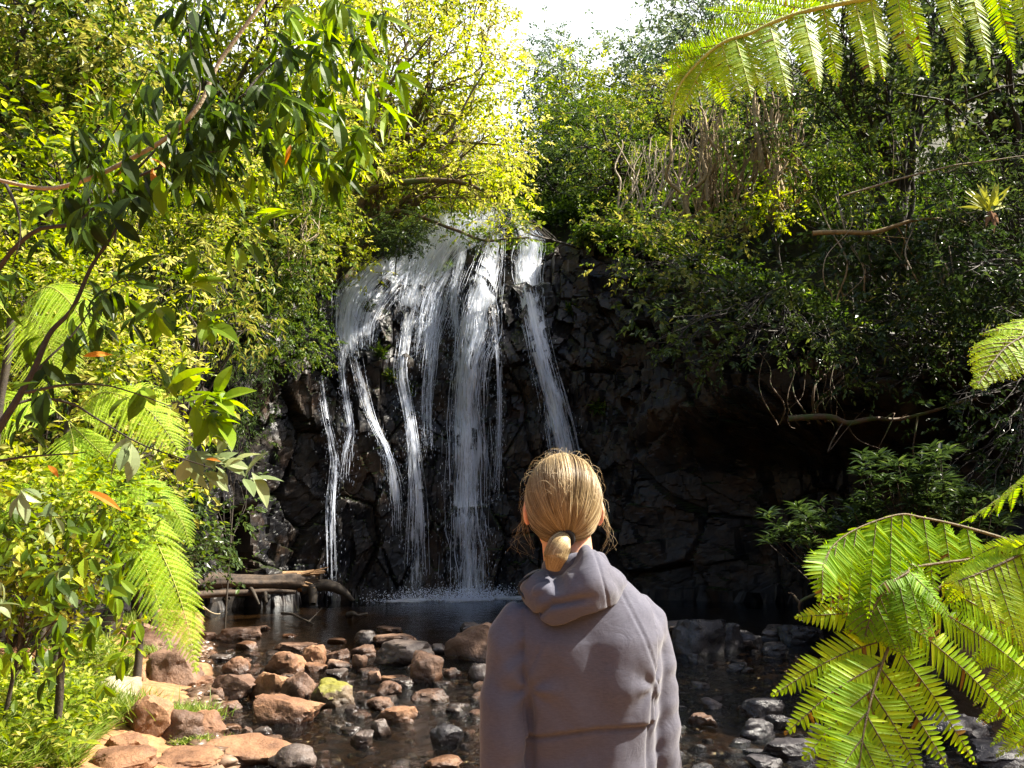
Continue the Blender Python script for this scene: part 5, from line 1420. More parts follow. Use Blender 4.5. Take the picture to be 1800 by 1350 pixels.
# --- fern on the left bank with the long hanging frond
def left_fern(name_label, top, fr, seed, mat='fern', tint=.6, height=1.6):
    rg = np.random.default_rng(seed)
    base = A(top[0] - .15, top[1] + .1, 0); base[2] = float(ground_z(base[0], base[1]))
    t = thing('tree_fern', base, name_label, 'fern')
    fern_trunk(t, base, top, .032)
    for k, (pts, pl, w, tn) in enumerate(fr):
        L, T_ = frond_auto(rg, [top] + pts, 36, pl, w, up=norm(A(.25, -.75, .7)), droop=.45, tint=tn, start=.12)
        build_frond(L, T_, t, mat=mat, rach='rachis_green')
    return t
left_fern('tree fern on the left bank with long lime frond hanging in front of the boulders', at(150, 900, 6.6),
          [([at(235, 890, 6.4), at(290, 985, 6.2), at(325, 1080, 6.1), at(345, 1180, 6.0)], .24, .05, .8),
           ([at(205, 880, 6.8), at(240, 960, 6.7), at(275, 1050, 6.6), at(300, 1140, 6.5)], .24, .045, .5),
           ([at(180, 850, 6.9), at(250, 850, 6.9), at(310, 900, 6.9), at(335, 960, 6.9)], .26, .045, .65),
           ([at(60, 860, 6.4), at(-20, 900, 6.2), at(-90, 990, 6.1)], .28, .045, .6)], 41)
left_fern('tree fern among the left hillside leaves with broad overlapping sunlit fronds at mid height', at(120, 740, 7.8),
          [([at(180, 690, 7.6), at(260, 720, 7.4), at(320, 800, 7.3)], .42, .055, .85),
           ([at(150, 770, 7.5), at(210, 830, 7.3), at(260, 900, 7.2)], .40, .055, .8),
           ([at(60, 700, 7.5), at(-10, 720, 7.3), at(-70, 800, 7.2)], .40, .055, .75),
           ([at(130, 790, 7.3), at(120, 860, 7.1), at(100, 940, 7.0)], .36, .05, .7),
           ([at(170, 720, 8.2), at(240, 680, 8.4), at(310, 700, 8.6)], .36, .05, .9)], 42)
left_fern('tree fern at the left edge below the dark branch with fine pale fronds', at(20, 560, 6.5),
          [([at(80, 505, 6.3), at(130, 540, 6.2), at(165, 610, 6.1)], .34, .045, .75),
           ([at(60, 560, 6.2), at(90, 620, 6.1), at(100, 690, 6.0)], .32, .045, .9),
           ([at(-20, 520, 6.3), at(-60, 560, 6.2), at(-90, 640, 6.1)], .32, .045, .8)], 43)

# --- ferny tufts growing on the wet face
for i, (px, py, sz) in enumerate(((668, 620, .34), (690, 660, .3), (648, 545, .3), (1005, 545, .3), (1050, 718, .3), (720, 690, .2))):
    b = face_at(np.array([float(px)]), np.array([float(py)]))[0]
    L = Leaves(); n = 90; rg = np.random.default_rng(60 + i)
    d = norm(rg.normal(size=(n, 3)) + A(0, -.9, .1)); L.add(T_NARROW, np.tile(b, (n, 1)) + rg.normal(size=(n, 3)) * .07, d, A(0, 0, 1) + .4 * rg.normal(size=(n, 3)), sz * (.5 + .7 * rg.random(n)), .4 + .3 * rg.normal(size=n), .14 * (.5 + rg.random(n)))
    o = L.build('rock_fern', M['leaf_mid'], origin=b)
    meta(o, ['fern tuft hanging beside the left streams of the falls', 'lower fern tuft just under the tuft beside the left streams', 'green tuft on the ledge at the top of the left fan of water',
             'small green tuft on the dark rock right of the right hand cascade', 'tiny green plant low on the dark rock right of the falls', 'small fern tuft close to the thin bright cascade'][i], 'fern')

# ---------------------------------------------------------------- trees and shrubs
rg = np.random.default_rng(77)
def gz1(x, y): return float(ground_z(np.array([x]), np.array([y]))[0])
def under(px, py, Y, dz=0.0):
    p = at(px, py, Y); p[2] = gz1(p[0], p[1]) + dz; return p
def seat(p, cl):
    """plants whose leaves hang above the rim are rooted on the rim, not in the stream bed below it"""
    d, s = sdist(np.array([p[0]]), np.array([p[1]])); d, s = float(d[0]), float(s[0])
    if _cs[5] < s < _cs[16] and -5 < d < 4.5 and np.mean([c[2] for c, r in cl]) > rim(s) - (2.2 if s > _cs[10] else .6) and p[1] > 9:
        i = int(np.argmin(np.abs(_sl - s))); o = _pp[i] + _pn[i] * max(d, 1.3)
        return A(o[0], o[1], float(rim(s)) - .1)
    return p
def FILL(box, Y, n, r, seed=1): return fill(box, Y, n, r, np.random.default_rng(seed), fl=.42 if (27 <= seed <= 31 or 41 <= seed <= 49) else .8)

# left hillside, from the skyline down to the bank
LEFT = [
 # label, cat, base(px,py,Y), clumps, mat, leaf size, dens, tint, tmpl, trunk_r, droop, bark
 ('tall sunlit tree on the left rim with a lacy yellow crown against the sky', 'tree', (600, 420, 25), FILL((580, -60, 900, 330), (22.5, 27), 34, 1.25, 1), 'leaf_sun', .17, .85, (.72, .5), T_SMALL, .22, .35, 'bark'),
 ('spreading tree above the top of the falls with bare curved branches and hanging leaves', 'tree', (560, 430, 23.5), FILL((600, 230, 900, 375), (21, 23), 16, .85, 2), 'leaf_sun', .15, .65, (.6, .55), T_SMALL, .20, .35, 'bark'),
 ('tall yellow green tree behind the upper left branches', 'tree', (330, 330, 20), FILL((250, -70, 600, 260), (17.5, 21), 26, 1.2, 3), 'leaf_sun', .19, .75, (.58, .7), T_MED, .2, .3, 'bark_dark'),
 ('dense tree filling the upper left corner', 'tree', (60, 330, 15), FILL((-120, -70, 260, 240), (12.5, 16), 22, 1.05, 4), 'leaf_mid', .15, .95, (.82, .7), T_SMALL, .2, .3, 'bark_dark'),
 ('leafy shrub on the left slope under the corner tree', 'shrub', (60, 560, 12), FILL((-80, 220, 200, 480), (9.5, 12.5), 18, .75, 5), 'leaf_sun', .17, .5, (.5, .7), T_MED, .08, .2, 'bark_dark'),
 ('tangled shrub with glittering small leaves in the middle of the left slope', 'shrub', (260, 560, 14), FILL((180, 230, 420, 450), (12, 15), 16, .85, 6), 'leaf_sun', .085, .5, (.5, .8), T_SMALL, .08, .25, 'bark_dark'),
 ('shrub hanging over the left rim of the falls with olive leaves', 'shrub', (500, 470, 19.5), FILL((420, 250, 600, 440), (17.5, 20), 14, .9, 7), 'leaf_mid', .12, .6, (.75, .5), T_SMALL, .1, .3, 'bark_dark'),
 ('drooping shrub with sunlit leaf tips above the dark hollow of the cliff', 'shrub', (300, 620, 13), FILL((250, 440, 440, 600), (11.5, 13.5), 14, .75, 8), 'leaf_mid', .15, .55, (.8, .6), T_NARROW, .08, .45, 'bark_dark'),
 ('bright low shrub hugging the left slope behind the ferns', 'shrub', (80, 700, 10), FILL((-60, 470, 260, 640), (8.5, 10.5), 16, .65, 9), 'leaf_sun', .075, .55, (.6, .7), T_SMALL, .06, .2, 'bark_dark'),
 ('yellow leaved bush low on the left slope behind the hanging frond', 'shrub', (120, 900, 9), FILL((-60, 640, 330, 830), (8.2, 9.6), 18, .55, 10), 'leaf_sun', .10, .5, (.62, .7), T_SMALL, .05, .2, 'bark_dark'),
 ('leafy bush beside the left shore behind the long hanging frond', 'shrub', (250, 1020, 9.5), FILL((150, 830, 330, 1000), (8.8, 10.2), 12, .48, 11), 'leaf_mid', .10, .6, (.8, .6), T_SMALL, .05, .2, 'bark_dark'),
 ('dark leaved bush at the corner of the pool above the fallen log', 'shrub', (345, 1030, 15), FILL((290, 860, 395, 1010), (14, 16), 10, .6, 12), 'leaf_dark', .12, .5, (.7, .5), T_SMALL, .025, .2, 'bark_dark'),
 ('mixed leafy bush at the left edge above the grass', 'shrub', (20, 1100, 6.4), FILL((-80, 800, 220, 1090), (5.6, 6.6), 20, .36, 13), 'leaf_sun', .08, .85, (.5, .6), T_SMALL, .02, .2, 'bark_dark'),
 ('creeper with small dark leaves hanging down the left rock rim', 'vine', (470, 560, 18.4), FILL((430, 440, 560, 640), (17.6, 18.8), 16, .55, 14), 'leaf_mid', .075, .62, (.45, .5), T_SMALL, .02, .5, 'bark_dark'),
 ('creeper hanging in front of the dark rock left of the dry columns', 'vine', (420, 650, 15.5), FILL((380, 600, 470, 800), (15.5, 16.8), 10, .5, 15), 'leaf_dark', .085, .5, (.7, .5), T_NARROW, .02, .5, 'bark_dark'),
 ('sunlit yellow shrub perched on the left lip of the falls', 'shrub', (600, 500, 21.5), FILL((560, 390, 650, 480), (20.6, 21.4), 8, .45, 16), 'leaf_sun', .10, .5, (.75, .4), T_SMALL, .05, .3, 'bark_dark'),
 ('rounded dark green bush standing in the water at the top of the falls', 'shrub', (700, 440, 21.6), FILL((655, 380, 755, 440), (20.9, 21.5), 10, .40, 17), 'leaf_dark', .085, .8, (.8, .4), T_SMALL, .02, .3, 'bark_dark'),
 ('leafy branch reaching across the top of the white water', 'branch', (1010, 395, 22), FILL((800, 385, 935, 425), (20.4, 21), 8, .34, 18), 'leaf_mid', .13, .45, (.8, .5), T_SMALL, .04, .3, 'bark_dark'),
]
for k, (lab, cat, (bx, by, bY), cl, mt, sz, dn, tn, tm, tr_, dr_, bk) in enumerate(LEFT):
    nm = 'tree' if cat == 'tree' else ('vine' if cat == 'vine' else ('overhanging_branch' if cat == 'branch' else 'shrub'))
    plant(nm, lab, cat, seat(under(bx, by, bY, -.1), cl), cl, mt, sz, dn, tm, seed=200 + k, trunk_r=tr_, bark=bk, droop=dr_, tint=tn,
          crown_name='crown' if cat == 'tree' else 'foliage', trunk_name='trunk' if cat == 'tree' else 'stem')

BACK = [
 ('hazy blue green tree with a round top on the far skyline left of centre', (960, 330, 52), FILL((925, 70, 1010, 260), (50, 56), 14, 2.2, 21), 'leaf_hazed', .30, .5, (.6, .5)),
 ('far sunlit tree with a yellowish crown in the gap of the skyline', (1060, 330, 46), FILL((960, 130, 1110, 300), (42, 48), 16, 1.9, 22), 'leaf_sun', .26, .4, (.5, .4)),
 ('tall tree hazed blue grey on the far ridge under the tip of the top fern', (1160, 300, 50), FILL((1070, 60, 1200, 220), (48, 54), 16, 2.2, 23), 'leaf_hazed', .30, .5, (.7, .5)),
 ('highest tree on the far ridge with bare pale twigs', (1270, 260, 44), FILL((1150, -40, 1330, 120), (42, 47), 18, 2.0, 24), 'leaf_hazed', .28, .42, (.8, .5)),
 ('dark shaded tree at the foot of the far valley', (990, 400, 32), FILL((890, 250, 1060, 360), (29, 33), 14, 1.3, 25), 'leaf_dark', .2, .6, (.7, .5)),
 ('deep green rounded tree in the middle of the valley', (1100, 380, 36), FILL((960, 180, 1120, 290), (33, 38), 14, 1.5, 26), 'leaf_mid', .22, .5, (.4, .5)),
 ('mid green tree above the right side of the falls', (1080, 420, 28), FILL((1010, 190, 1180, 350), (25.5, 29), 16, 1.05, 27), 'leaf_mid', .17, .45, (.7, .5)),
 ('tree with sunlit outer sprays behind the tangle of vines', (1230, 400, 28), FILL((1120, 120, 1320, 250), (26, 29), 16, 1.1, 28), 'leaf_mid', .17, .45, (.75, .5)),
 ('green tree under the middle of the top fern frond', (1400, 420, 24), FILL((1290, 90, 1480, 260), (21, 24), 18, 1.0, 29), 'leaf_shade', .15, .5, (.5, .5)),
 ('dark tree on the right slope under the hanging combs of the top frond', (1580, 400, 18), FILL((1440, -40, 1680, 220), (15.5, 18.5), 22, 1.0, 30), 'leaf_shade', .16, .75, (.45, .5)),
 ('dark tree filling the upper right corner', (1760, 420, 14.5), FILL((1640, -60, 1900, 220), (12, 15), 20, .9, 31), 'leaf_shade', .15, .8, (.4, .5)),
 ('yellow green bush in the gap beside the golden vines', (1370, 400, 21), FILL((1310, 325, 1400, 385), (20, 21), 8, .5, 32), 'leaf_sun', .12, .5, (.5, .4)),
 ('low bush at the right edge of the top of the falls', (1080, 430, 22.5), FILL((1020, 365, 1140, 420), (21.8, 22.6), 8, .5, 33), 'leaf_mid', .11, .5, (.7, .5)),
]
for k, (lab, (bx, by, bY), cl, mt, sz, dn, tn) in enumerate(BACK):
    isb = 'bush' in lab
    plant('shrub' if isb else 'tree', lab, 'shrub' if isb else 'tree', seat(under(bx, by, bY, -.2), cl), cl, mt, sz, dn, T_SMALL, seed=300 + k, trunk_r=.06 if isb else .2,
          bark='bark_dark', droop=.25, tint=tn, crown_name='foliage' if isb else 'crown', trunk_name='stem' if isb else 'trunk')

RIGHT = [
 ('broad shrub leaning over the cliff right of the falls with sunlit top leaves', (1230, 520, 19), FILL((1090, 370, 1290, 480), (17, 19.5), 18, .7, 41), 'leaf_mid', .13, .55, (.62, .7), T_SMALL),
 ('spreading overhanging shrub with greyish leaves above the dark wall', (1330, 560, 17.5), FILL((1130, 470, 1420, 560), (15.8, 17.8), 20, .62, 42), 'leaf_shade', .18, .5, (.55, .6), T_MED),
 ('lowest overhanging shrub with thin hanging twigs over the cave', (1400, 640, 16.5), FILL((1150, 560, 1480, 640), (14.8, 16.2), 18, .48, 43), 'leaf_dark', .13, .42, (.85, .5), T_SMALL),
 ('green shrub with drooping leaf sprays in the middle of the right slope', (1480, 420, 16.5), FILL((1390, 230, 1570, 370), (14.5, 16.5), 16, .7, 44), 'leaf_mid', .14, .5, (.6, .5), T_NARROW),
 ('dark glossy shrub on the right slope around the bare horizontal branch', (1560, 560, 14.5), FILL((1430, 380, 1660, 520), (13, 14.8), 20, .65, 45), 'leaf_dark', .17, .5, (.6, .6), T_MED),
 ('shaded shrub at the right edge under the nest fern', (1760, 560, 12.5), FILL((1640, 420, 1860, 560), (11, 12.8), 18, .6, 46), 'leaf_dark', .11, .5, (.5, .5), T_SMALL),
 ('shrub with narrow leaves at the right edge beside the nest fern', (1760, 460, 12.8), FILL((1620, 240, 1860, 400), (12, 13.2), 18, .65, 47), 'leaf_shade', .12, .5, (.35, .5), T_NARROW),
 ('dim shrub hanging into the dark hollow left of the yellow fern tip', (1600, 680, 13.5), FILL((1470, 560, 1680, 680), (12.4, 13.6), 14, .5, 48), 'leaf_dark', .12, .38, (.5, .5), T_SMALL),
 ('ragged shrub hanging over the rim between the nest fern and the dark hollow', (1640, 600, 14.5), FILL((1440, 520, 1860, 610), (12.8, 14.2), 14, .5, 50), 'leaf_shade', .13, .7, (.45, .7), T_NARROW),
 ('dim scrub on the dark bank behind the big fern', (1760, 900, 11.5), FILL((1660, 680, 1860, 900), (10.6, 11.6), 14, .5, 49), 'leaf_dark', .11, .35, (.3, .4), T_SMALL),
]
for k, (lab, (bx, by, bY), cl, mt, sz, dn, tn, tm) in enumerate(RIGHT):
    plant('shrub', lab, 'shrub', seat(under(bx, by, bY, -.2) + A(.3, .6, 0), cl), cl, mt, sz, dn, tm, seed=400 + k, trunk_r=.07, bark='bark_dark', droop=.3, tint=tn, crown_name='foliage', trunk_name='stem')

# glossy shrub with pointed leaf rosettes on the right shore
def rosette_shrub():
    b = A(5.0, 10.4, gz1(5.0, 10.4) - .1)
    t = thing('shrub', b, 'glossy dark shrub with star shaped leaf clusters standing over the right shore of the pool', 'shrub')
    rg = np.random.default_rng(9); L = Leaves(); B = Tubes()
    spots = []
    for (x0, y0, x1, y1, n) in ((1345, 905, 1440, 960, 26), (1400, 880, 1560, 950, 42), (1500, 850, 1720, 930, 60), (1510, 785, 1680, 870, 52), (1400, 960, 1500, 1000, 16), (1600, 870, 1780, 960, 40)):
        for _ in range(n): spots.append(at(x0 + (x1 - x0) * rg.random(), y0 + (y1 - y0) * rg.random(), 9.3 + 1.6 * rg.random()))
    for s in spots:
        n = 11; a = np.arange(n) * 2.4; el = .15 + .95 * rg.random(n)
        d = np.stack([np.cos(a) * np.cos(el), np.sin(a) * np.cos(el), np.sin(el)], -1) + A(-.1, -.1, .05)
        L.add(T_LONG, np.tile(s, (n, 1)), d, A(0, 0, 1) + rg.normal(size=(n, 3)) * .15, .15 + .06 * rg.random(n), .35 + .4 * rg.random() + .2 * rg.normal(size=n) , .17 + .04 * rg.random(n))
        m_ = (s + b) / 2 + A(.3, .3, -.1)
        if rg.random() < .45: B.add(wobble(smooth_path([b, m_, s], 12), .12, 1.5, 3), [.03, .015, .005], 4)
    B.build('stem', M['bark_dark'], t); L.build('foliage', M['leaf_dark'], t)
rosette_shrub()

# golden vine stems
def vines(label, x0, x1, y0, y1, Y, n, seed, mat='bark_gold', r=.035):
    rg = np.random.default_rng(seed); b = under((x0 + x1) / 2, y1, (Y[0] + Y[1]) / 2, -.2)
    t = thing('hanging_vines', b, label, 'vine'); T_ = Tubes()
    for k in range(n):
        x = x0 + (x1 - x0) * rg.random(); Yk = Y[0] + (Y[1] - Y[0]) * rg.random(); xa = x + rg.normal() * 22
        ya = y0 + 40 * rg.random(); yb_ = y1 + 15 * rg.random()
        P = smooth_path([at(xa, ya, Yk), at((x + xa) / 2 + rg.normal() * 14, ya * .6 + yb_ * .4, Yk - .2), at(x + rg.normal() * 14, ya * .25 + yb_ * .75, Yk - .3), at(x, yb_, Yk)], 24)
        rr = r * (.3 + rg.random() ** 2); T_.add(wobble(P, .22, 1.4, seed + k), [rr * .5, rr, rr * 1.2], 5)
    T_.build('stem', M[mat], t)
    return t
vines('thick bundle of sunlit golden trunks and vines under the top frond', 1335, 1392, 150, 372, (20.5, 22), 26, 1, r=.075)
vines('tangle of thin golden stems on the slope right of the falls', 1200, 1320, 180, 400, (21.5, 23.5), 46, 2, r=.05)
vines('fine brown twigs and stems left of the golden tangle', 1090, 1200, 230, 400, (22, 24), 34, 3, 'bark_pale', .03)
vines('thin roots hanging from the overhanging shrub down the dark wall', 1360, 1480, 600, 740, (15, 15.8), 14, 4, 'bark', .02)
vines('hanging dry twigs at the left rim of the falls', 455, 560, 330, 480, (18, 19), 22, 5, 'bark_pale', .018)
vines('bare stems hanging on the right slope', 1450, 1700, 330, 520, (13, 14.5), 18, 6, 'bark_pale', .014)
def limb(label, pts, r, mat, k=0, name='bare_branch'):
    T_ = Tubes(); P = wobble(smooth_path(pts, 30), .06, 1.6, k + 3); T_.add(P, [r, r * .8, r * .35], 7)
    rg = np.random.default_rng(k)
    for q in range(5):
        i = int(rg.integers(6, 28)); T_.add(wobble(smooth_path([P[i], P[i] + rg.normal(size=3) * .3 + A(0, 0, -.1), P[i] + rg.normal(size=3) * .5 + A(0, 0, -.3)], 8), .05, 2, q), [r * .3, r * .08], 4)
    return meta(T_.build(name, M[mat], origin=pts[0]), label, 'branch')
limb('curved brown branch in front of the dark shrub on the right slope', [at(1428, 410, 13.3), at(1505, 412, 13.2), at(1560, 398, 13.1), at(1625, 385, 13.0), at(1700, 392, 13)], .045, 'bark_gold', 1)
limb('mossy horizontal branch in the dark hollow of the right wall', [at(1385, 736, 14.2), at(1455, 732, 14.1), at(1490, 745, 14.0), at(1530, 740, 13.9), at(1600, 730, 14), at(1720, 700, 13)], .06, 'bark', 2)
limb('pair of long pale twigs crossing the right slope', [at(1480, 345, 12.4), at(1600, 312, 12.2), at(1700, 290, 12), at(1830, 270, 11.8)], .018, 'bark_pale', 3)
limb('thick curved limb arching over the left rim of the falls', [at(590, 430, 22.5), at(625, 385, 22), at(650, 335, 21.8), at(720, 320, 21.5), at(800, 318, 21.3), at(850, 335, 21)], .13, 'bark', 4)
limb('slender limb reaching right above the white water', [at(620, 400, 22), at(700, 372, 21.5), at(790, 400, 21), at(850, 420, 20.8), at(930, 418, 20.6)], .06, 'bark', 5)
for k, pts in enumerate([[(560, 250, 23), (640, 190, 22.8), (700, 130, 22.6), (760, 60, 22.4)], [(600, 330, 23), (690, 240, 22.6), (780, 235, 22.4), (850, 130, 22.2)], [(640, 300, 22.6), (720, 270, 22.4), (800, 250, 22.2), (880, 255, 22)]]):
    limb(['sunlit limb climbing to the upper right inside the lacy crown', 'forked limb in the middle of the lacy crown', 'low side limb at the bottom of the lacy crown'][k], [at(*p) for p in pts], .07, 'bark', 10 + k)

# nest fern on the right slope
def nest():
    c = at(1737, 372, 11.4); t = thing('nest_fern', c, 'birds nest fern with upright strap leaves and brown dead leaves below on the right slope', 'fern')
    rg = np.random.default_rng(3); L = Leaves()
    n = 17; a = np.linspace(-1.25, 1.25, n) + rg.normal(size=n) * .06; dep = rg.normal(size=n) * .5
    d = np.stack([np.sin(a), dep - .3, np.cos(a) * 1.1 + .15], -1)
    L.add(T_LONG, np.tile(c, (n, 1)), d, np.tile(A(0, -1, .3), (n, 1)), .36 + .12 * rg.random(n), .85, .30)
    L.build('frond', M['leaf_sun'], t)
    L = Leaves(); n = 7; a = np.linspace(-.5, .5, n)
    L.add(T_LONG, np.tile(c + A(0, -.05, 0), (n, 1)), np.stack([np.sin(a), -.25 + 0 * a, -np.cos(a)], -1), np.tile(A(0, -1, .1), (n, 1)) + rg.normal(size=(n, 3)) * .4, .16 + .20 * rg.random(n), .3 + .6 * rg.random(n), .26)
    L.build('dead_frond', M['leaf_brown'], t)
nest()

# trees standing right of the view on the same rim; their shade falls over the pool and the right wall
SHADE = [((12.4, 10.0), 5.6, 3.0, 'next to the stream bend'), ((13.5, 7.0), 6.6, 2.8, 'nearest to the person')]
for k, ((x, y), h, r, wh) in enumerate(SHADE):
    rgk = np.random.default_rng(500 + k); z0 = gz1(x, y)
    cl = [(A(x, y, z0 + h) + rgk.normal(size=3) * A(r * .45, r * .45, h * .16), (r * .42, r * .42, r * .34)) for _ in range(11)]
    plant('tree', 'rainforest tree rooted on the right rim outside the view, ' + wh, 'tree', A(x, y, z0 - .2), cl, 'leaf_mid', .26, .62, T_SMALL, group='tall trees on the right rim', seed=510 + k, trunk_r=.25, bark='bark_dark', tint=(.4, .5))

# ---------------------------------------------------------------- near branch of large leaves at the left
def near_branch():
    b = A(-2.3, 2.6, gz1(-2.3, 2.6)); t = thing('sapling', b, 'near sapling with dark crossing branches and large drooping leaves over the left of the view', 'tree')
    rg = np.random.default_rng(15); W = Tubes(); P_ = Tubes(); 
    Y = 3.1
    dark = [(0, 750), (27, 707), (60, 650), (87, 587), (127, 543), (160, 470), (187, 430), (215, 385)]
    W.add(smooth_path([b, b + A(.05, .2, .8), at(-60, 850, Y)] + [at(x, y, Y) for x, y in dark], 50), [.020, .015, .009, .005], 8)
    lines = [
        [(27, 707), (75, 640), (125, 590), (165, 535), (200, 500), (260, 490)],
        [(-40, 520), (0, 470), (20, 443), (67, 403), (140, 383), (177, 353), (217, 320), (293, 253), (367, 210), (430, 167), (533, 125), (600, 95)],
        [(45, 690), (110, 683), (180, 684), (240, 697), (300, 715)],
        [(25, 712), (70, 705), (120, 715), (160, 740), (205, 765), (250, 785), (310, 805), (370, 822)],
        [(-20, 810), (40, 800), (100, 797), (150, 795)],
        [(215, 320), (280, 300), (340, 275), (400, 265)],
        [(367, 210), (440, 180), (520, 170), (560, 160)],
        [(160, 370), (150, 300), (200, 220), (260, 120)],
        [(10, 325), (30, 400), (20, 470)],
        [(430, 167), (480, 120), (560, 60), (640, -20)],
        [(390, 200), (470, 230), (560, 250), (640, 270)],
        [(300, 250), (350, 160), (330, 60), (350, -20)],
    ]
    for k, l in enumerate(lines):
        P = wobble(smooth_path([at(x, y, Y + .12 * math.sin(k * 2.1 + .6 * q)) for q, (x, y) in enumerate(l)], 30), .03, 3, k)
        W.add(P, [.012 if k in (1,) else .007, .006 if k in (1,) else .0035, .002], 6)
    pale = [(-40, 310), (0, 317), (50, 328), (100, 330), (167, 310), (247, 270), (300, 237), (347, 190), (370, 143), (387, 107), (423, 57), (463, 0), (490, -60)]
    P_.add(smooth_path([at(x, y, Y - .25) for x, y in pale], 50), [.006, .009, .008, .007], 8)
    W.build('branch', M['bark_dark'], t); o = P_.build('branch', M['bark_pale'], t); o['label'] = 'smooth pale branch curving up to the top edge'
    L = Leaves(); LP = Leaves(); LD = Leaves()
    def cluster(px, py, Yc, n, size, dirs, tint, LL=L, spread=.9, tm=T_BIG, up=A(0, -.5, .9)):
        c = at(px, py, Yc); dx, dz = dirs
        a = np.linspace(-spread, spread, n) + rg.normal(size=n) * .18
        ca, sa = np.cos(a), np.sin(a)
        d = np.stack([dx * ca - dz * sa, rg.normal(size=n) * .45 - .15, dx * sa + dz * ca], -1)
        LL.add(tm, np.tile(c, (n, 1)) + rg.normal(size=(n, 3)) * .018, d, up + rg.normal(size=(n, 3)) * .35, size * .84 * (.7 + .55 * rg.random(n)), tint + .2 * rg.normal(size=n))
    # bright groups, their sunlit look put into the leaf tint
    for (x, y, n, s, dr, tn) in [(310, 690, 8, .17, (.2, 1), .8), (340, 715, 7, .18, (1, -.25), .8), (380, 700, 6, .16, (1, .2), .85), (370, 740, 6, .17, (.8, -.7), .75),
                                 (455, 395, 5, .17, (1, .15), .85), (330, 500, 7, .16, (.6, .7), .7), (360, 560, 7, .16, (.7, -.6), .65), (245, 690, 4, .14, (.2, -1), .7),
                                 (285, 540, 6, .14, (.2, -.9), .6), (420, 420, 5, .15, (.3, -1), .7), (60, 590, 5, .14, (-.4, -.8), .4), (210, 490, 6, .15, (.5, .6), .45)]:
        cluster(x, y, Y + .05 * rg.normal(), n, s, dr, tn)
    for (x, y, n, s, dr) in [(370, 822, 8, .14, (1, -.3)), (340, 800, 6, .15, (.2, -1)), (395, 810, 6, .15, (.8, .5)), (430, 835, 4, .15, (1, 0)), (230, 780, 5, .15, (-.3, -.8)), (30, 860, 5, .11, (.3, -.8))]:
        cluster(x, y, Y + .1, n, s, dr, .7, LP)
    # hanging groups along the upper branch, silhouette darkness put into the tint
    for k in range(230):
        l = lines[[1, 1, 5, 6, 9, 10, 11, 7, 0][k % 9]]; q = rg.random() * (len(l) - 1.01); i = int(q); f = q - i
        x = l[i][0] * (1 - f) + l[i + 1][0] * f; y = l[i][1] * (1 - f) + l[i + 1][1] * f
        if x < 150 and rg.random() < .5: continue
        cluster(x + rg.normal() * 22, y + 8 + rg.normal() * 18, Y + .25 * rg.normal(), int(3 + rg.integers(4)), .125, (rg.normal() * .35 + .15, -1), .12 + .3 * rg.random() + (.25 if x > 480 else 0), L, .8, T_LONG if rg.random() < .5 else T_BIG)
    for (x, y) in [(560, 60), (600, 120), (640, 90), (590, 190), (650, 160), (690, 130), (540, 120), (620, 230), (530, 200), (560, 270), (690, 190), (480, 60), (510, 20), (600, 20), (660, 30), (540, 290), (590, 300), (480, 250), (450, 300), (400, 330), (370, 300)]:
        cluster(x, y, Y + .2 * rg.normal(), 6, .17, (.5, -.9), .55 + .2 * rg.random(), L, .9, T_LONG)
    for k in range(50):
        cluster(rg.random() * 260 - 20, 880 + rg.random() * 330, 3.3 + .5 * rg.random(), 4, .10, (rg.normal() * .5, -.8), .35 + .4 * rg.random(), L if k % 8 else LP)
    for (x, y, dr, s, tn) in [(262, 285, (.25, -1), .14, .9), (255, 275, (1, .1), .11, .6), (245, 280, (-.6, -.5), .09, .5), (135, 618, (1, .3), .10, .9), (140, 860, (1, .1), .12, .7), (115, 845, (-.5, .6), .08, .9), (512, 258, (.1, -1), .13, .95), (345, 800, (1, .2), .06, .2)]:
        LD = Leaves(); cluster(x, y, Y - .22, 1, s, dr, tn, LD, .1, T_LONG)
        LD.build('dead_leaf', M['leaf_dead'], t)['label'] = 'orange dead leaf caught on the branches'
    L.build('foliage', M['leaf_big'], t); o = LP.build('foliage', M['leaf_pale'], t); o['label'] = 'pale glaucous leaves with shiny tops'
near_branch()

# ---------------------------------------------------------------- grass
def blades(rg, n, pos, h, lean=.6, w=.012):
    a = rg.random(n) * 6.28
    d = np.stack([np.cos(a) * lean, np.sin(a) * lean, np.ones(n)], -1) * (.5 + rg.random((n, 1))) + rg.normal(size=(n, 3)) * A(.25, .25, .1)
    L = Leaves(); L.add(T_GRASS, pos, d, A(0, 0, 1) + np.stack([np.cos(a), np.sin(a), 0 * a], -1) * -.2 + rg.normal(size=(n, 3)) * .3, h * (.5 + .8 * rg.random(n)), .62 + .3 * rg.normal(size=n), w * 6 * (.7 + .6 * rg.random(n)))
    return L
T_GRASS = template([(0, .08), (.3, .085), (.6, .07), (.85, .035), (1, 0)], .25, .75)
rg = np.random.default_rng(5)
px = rg.random(60000) * 420 - 60; py = 1010 + 340 * rg.random(60000)
r_ = np.stack([(px - 900) / F, CP - (675 - py) / F * SP, SP + (675 - py) / F * CP], -1)
t_ = -1.85 / r_[:, 2]; G = CAM + r_ * t_[:, None]; G[:, 2] = ground_z(G[:, 0], G[:, 1])
for q in range(2):
    t_ = (G[:, 2] - CAM[2]) / r_[:, 2]; G = CAM + r_ * t_[:, None]; G[:, 2] = ground_z(G[:, 0], G[:, 1])
ppx, ppy = project(G)
edge = 215 + 20 * np.sin(ppy * .06) - 60 * smoothstep(1180, 1330, ppy) - 0.0 * ppy
k = (ppx < edge) & (vnoise(G * 1.6, 8) > -.45) & (G[:, 1] < 12)
G = G[k][:21000]
meta(blades(rg, len(G), G, .20 * (1 + .6 * vnoise(G * 1.3, 4)), .95).build('grass', M['grass']), kind='stuff')
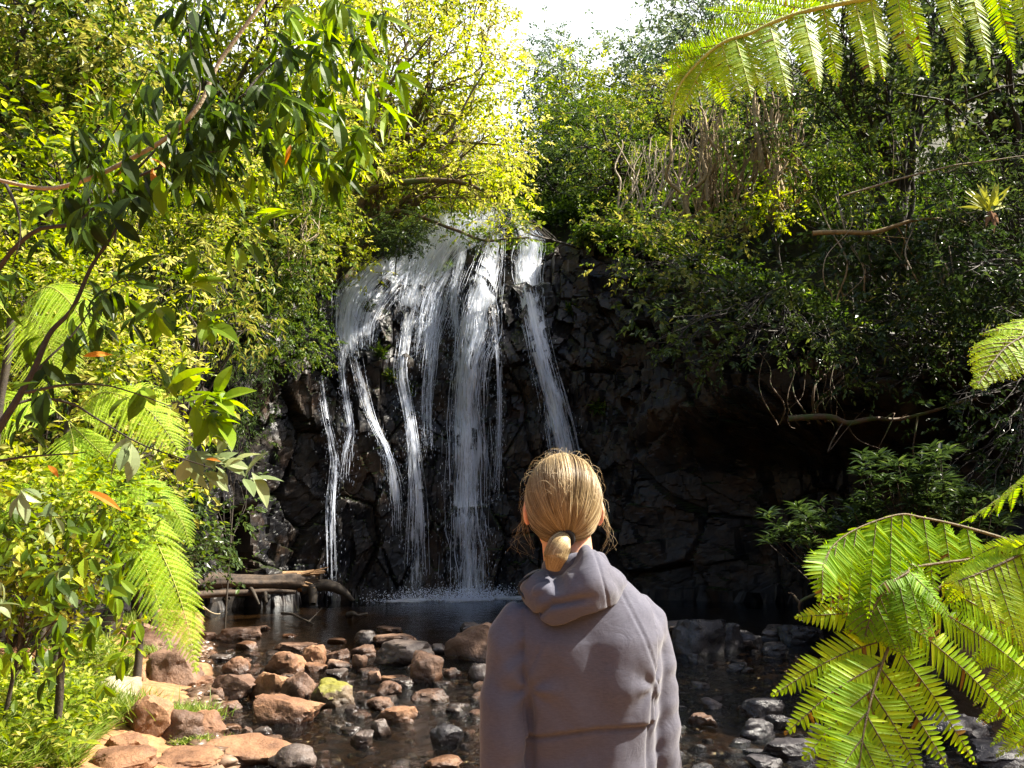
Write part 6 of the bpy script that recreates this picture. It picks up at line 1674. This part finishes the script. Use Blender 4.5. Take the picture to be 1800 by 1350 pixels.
wd_ = rg.choice(len(G), 2600); Wl = Leaves()
Wl.add(T_MED, G[wd_] + A(0, 0, .10) + rg.random((2600, 3)) * A(.05, .05, .16), rg.normal(size=(2600, 3)) * A(1, 1, .35), A(0, 0, 1) + rg.normal(size=(2600, 3)) * .4, .05 + .07 * rg.random(2600), .5 + .3 * rg.normal(size=2600))
meta(Wl.build('ground_plants', M['leaf_sun']), kind='stuff')
for i, (px_, py_, s, lab) in enumerate([(322, 1262, .30, 'grass tuft between the rocks left of the stream'), (335, 1308, .16, 'small bright grass tuft in front of the brown angular rock'), (395, 1300, .12, 'short grass at the water edge by the large flat slab'),
                                         (180, 1262, .42, 'large clump of arching striped grass on the left bank'), (215, 1095, .45, 'fine grass tuft on the bank below the fern'), (240, 1150, .25, 'little grass tuft beside the broad boulder'), (110, 1240, .4, 'long bladed grass clump near the left edge')]):
    b = on(px_, py_, 0.1); z = gz1(b[0], b[1]); b = on(px_, py_, max(0, z)); b[2] = max(0.0, gz1(b[0], b[1]))
    n = int(900 * s / .3); off = rg.normal(size=(n, 3)) * A(s * .5, s * .35, 0)
    L = blades(rg, n, b + off, s * .55, .7, .009)
    o = L.build('grass_tuft', M['grass'], origin=b); meta(o, lab, 'grass tuft')

# ---------------------------------------------------------------- undergrowth covering the slopes
def cover():
    rg = np.random.default_rng(8); n = 560000
    px = rg.random(n) * 2000 - 100; Y = 7 + 40 * rg.random(n) ** 1.3
    x = (px - 900) / F * Y; z = ground_z(x, Y, False); d, s = sdist(x, Y)
    P = np.stack([x, Y, z], -1)
    ppx, ppy = project(P)
    k = ((z > .75) | (d > .3)) & ((d > .3) | (x < -4.2)) & (ppy > -150) & ~((d > -1) & (d < 2.4) & (s > _cs[7]) & (s < _cs[10] - .6))
    P = P[k]; n = len(P); Yk = P[:, 1]
    dk = d[k]; sk = s[k]; onrock = (dk > .3) & (dk < 5.6) & ((sk > _cs[10] - .6) | (sk < _cs[7]) | (dk > 2.4)) & (sk > S0) & (sk < S1)
    P[:, 2] = np.where(onrock, np.maximum(P[:, 2], rim(sk)), P[:, 2])
    P[:, 2] += rg.random(n) ** 1.5 * .7 * (0.6 + .6 * vnoise(P * .7, 3))
    P += rg.normal(size=(n, 3)) * .05
    dr = norm(rg.normal(size=(n, 3)) + A(.5, -.6, -.1)); L = Leaves()
    L.add(T_SMALL, P, dr, A(0, 0, 1) + rg.normal(size=(n, 3)) * .5, (.075 + .05 * rg.random(n)) * (.5 + Yk / 16), .30 + .34 * vnoise(P * .45, 7) + .22 * rg.normal(size=n))
    meta(L.build('undergrowth', M['leaf_mid']), kind='stuff')
cover()
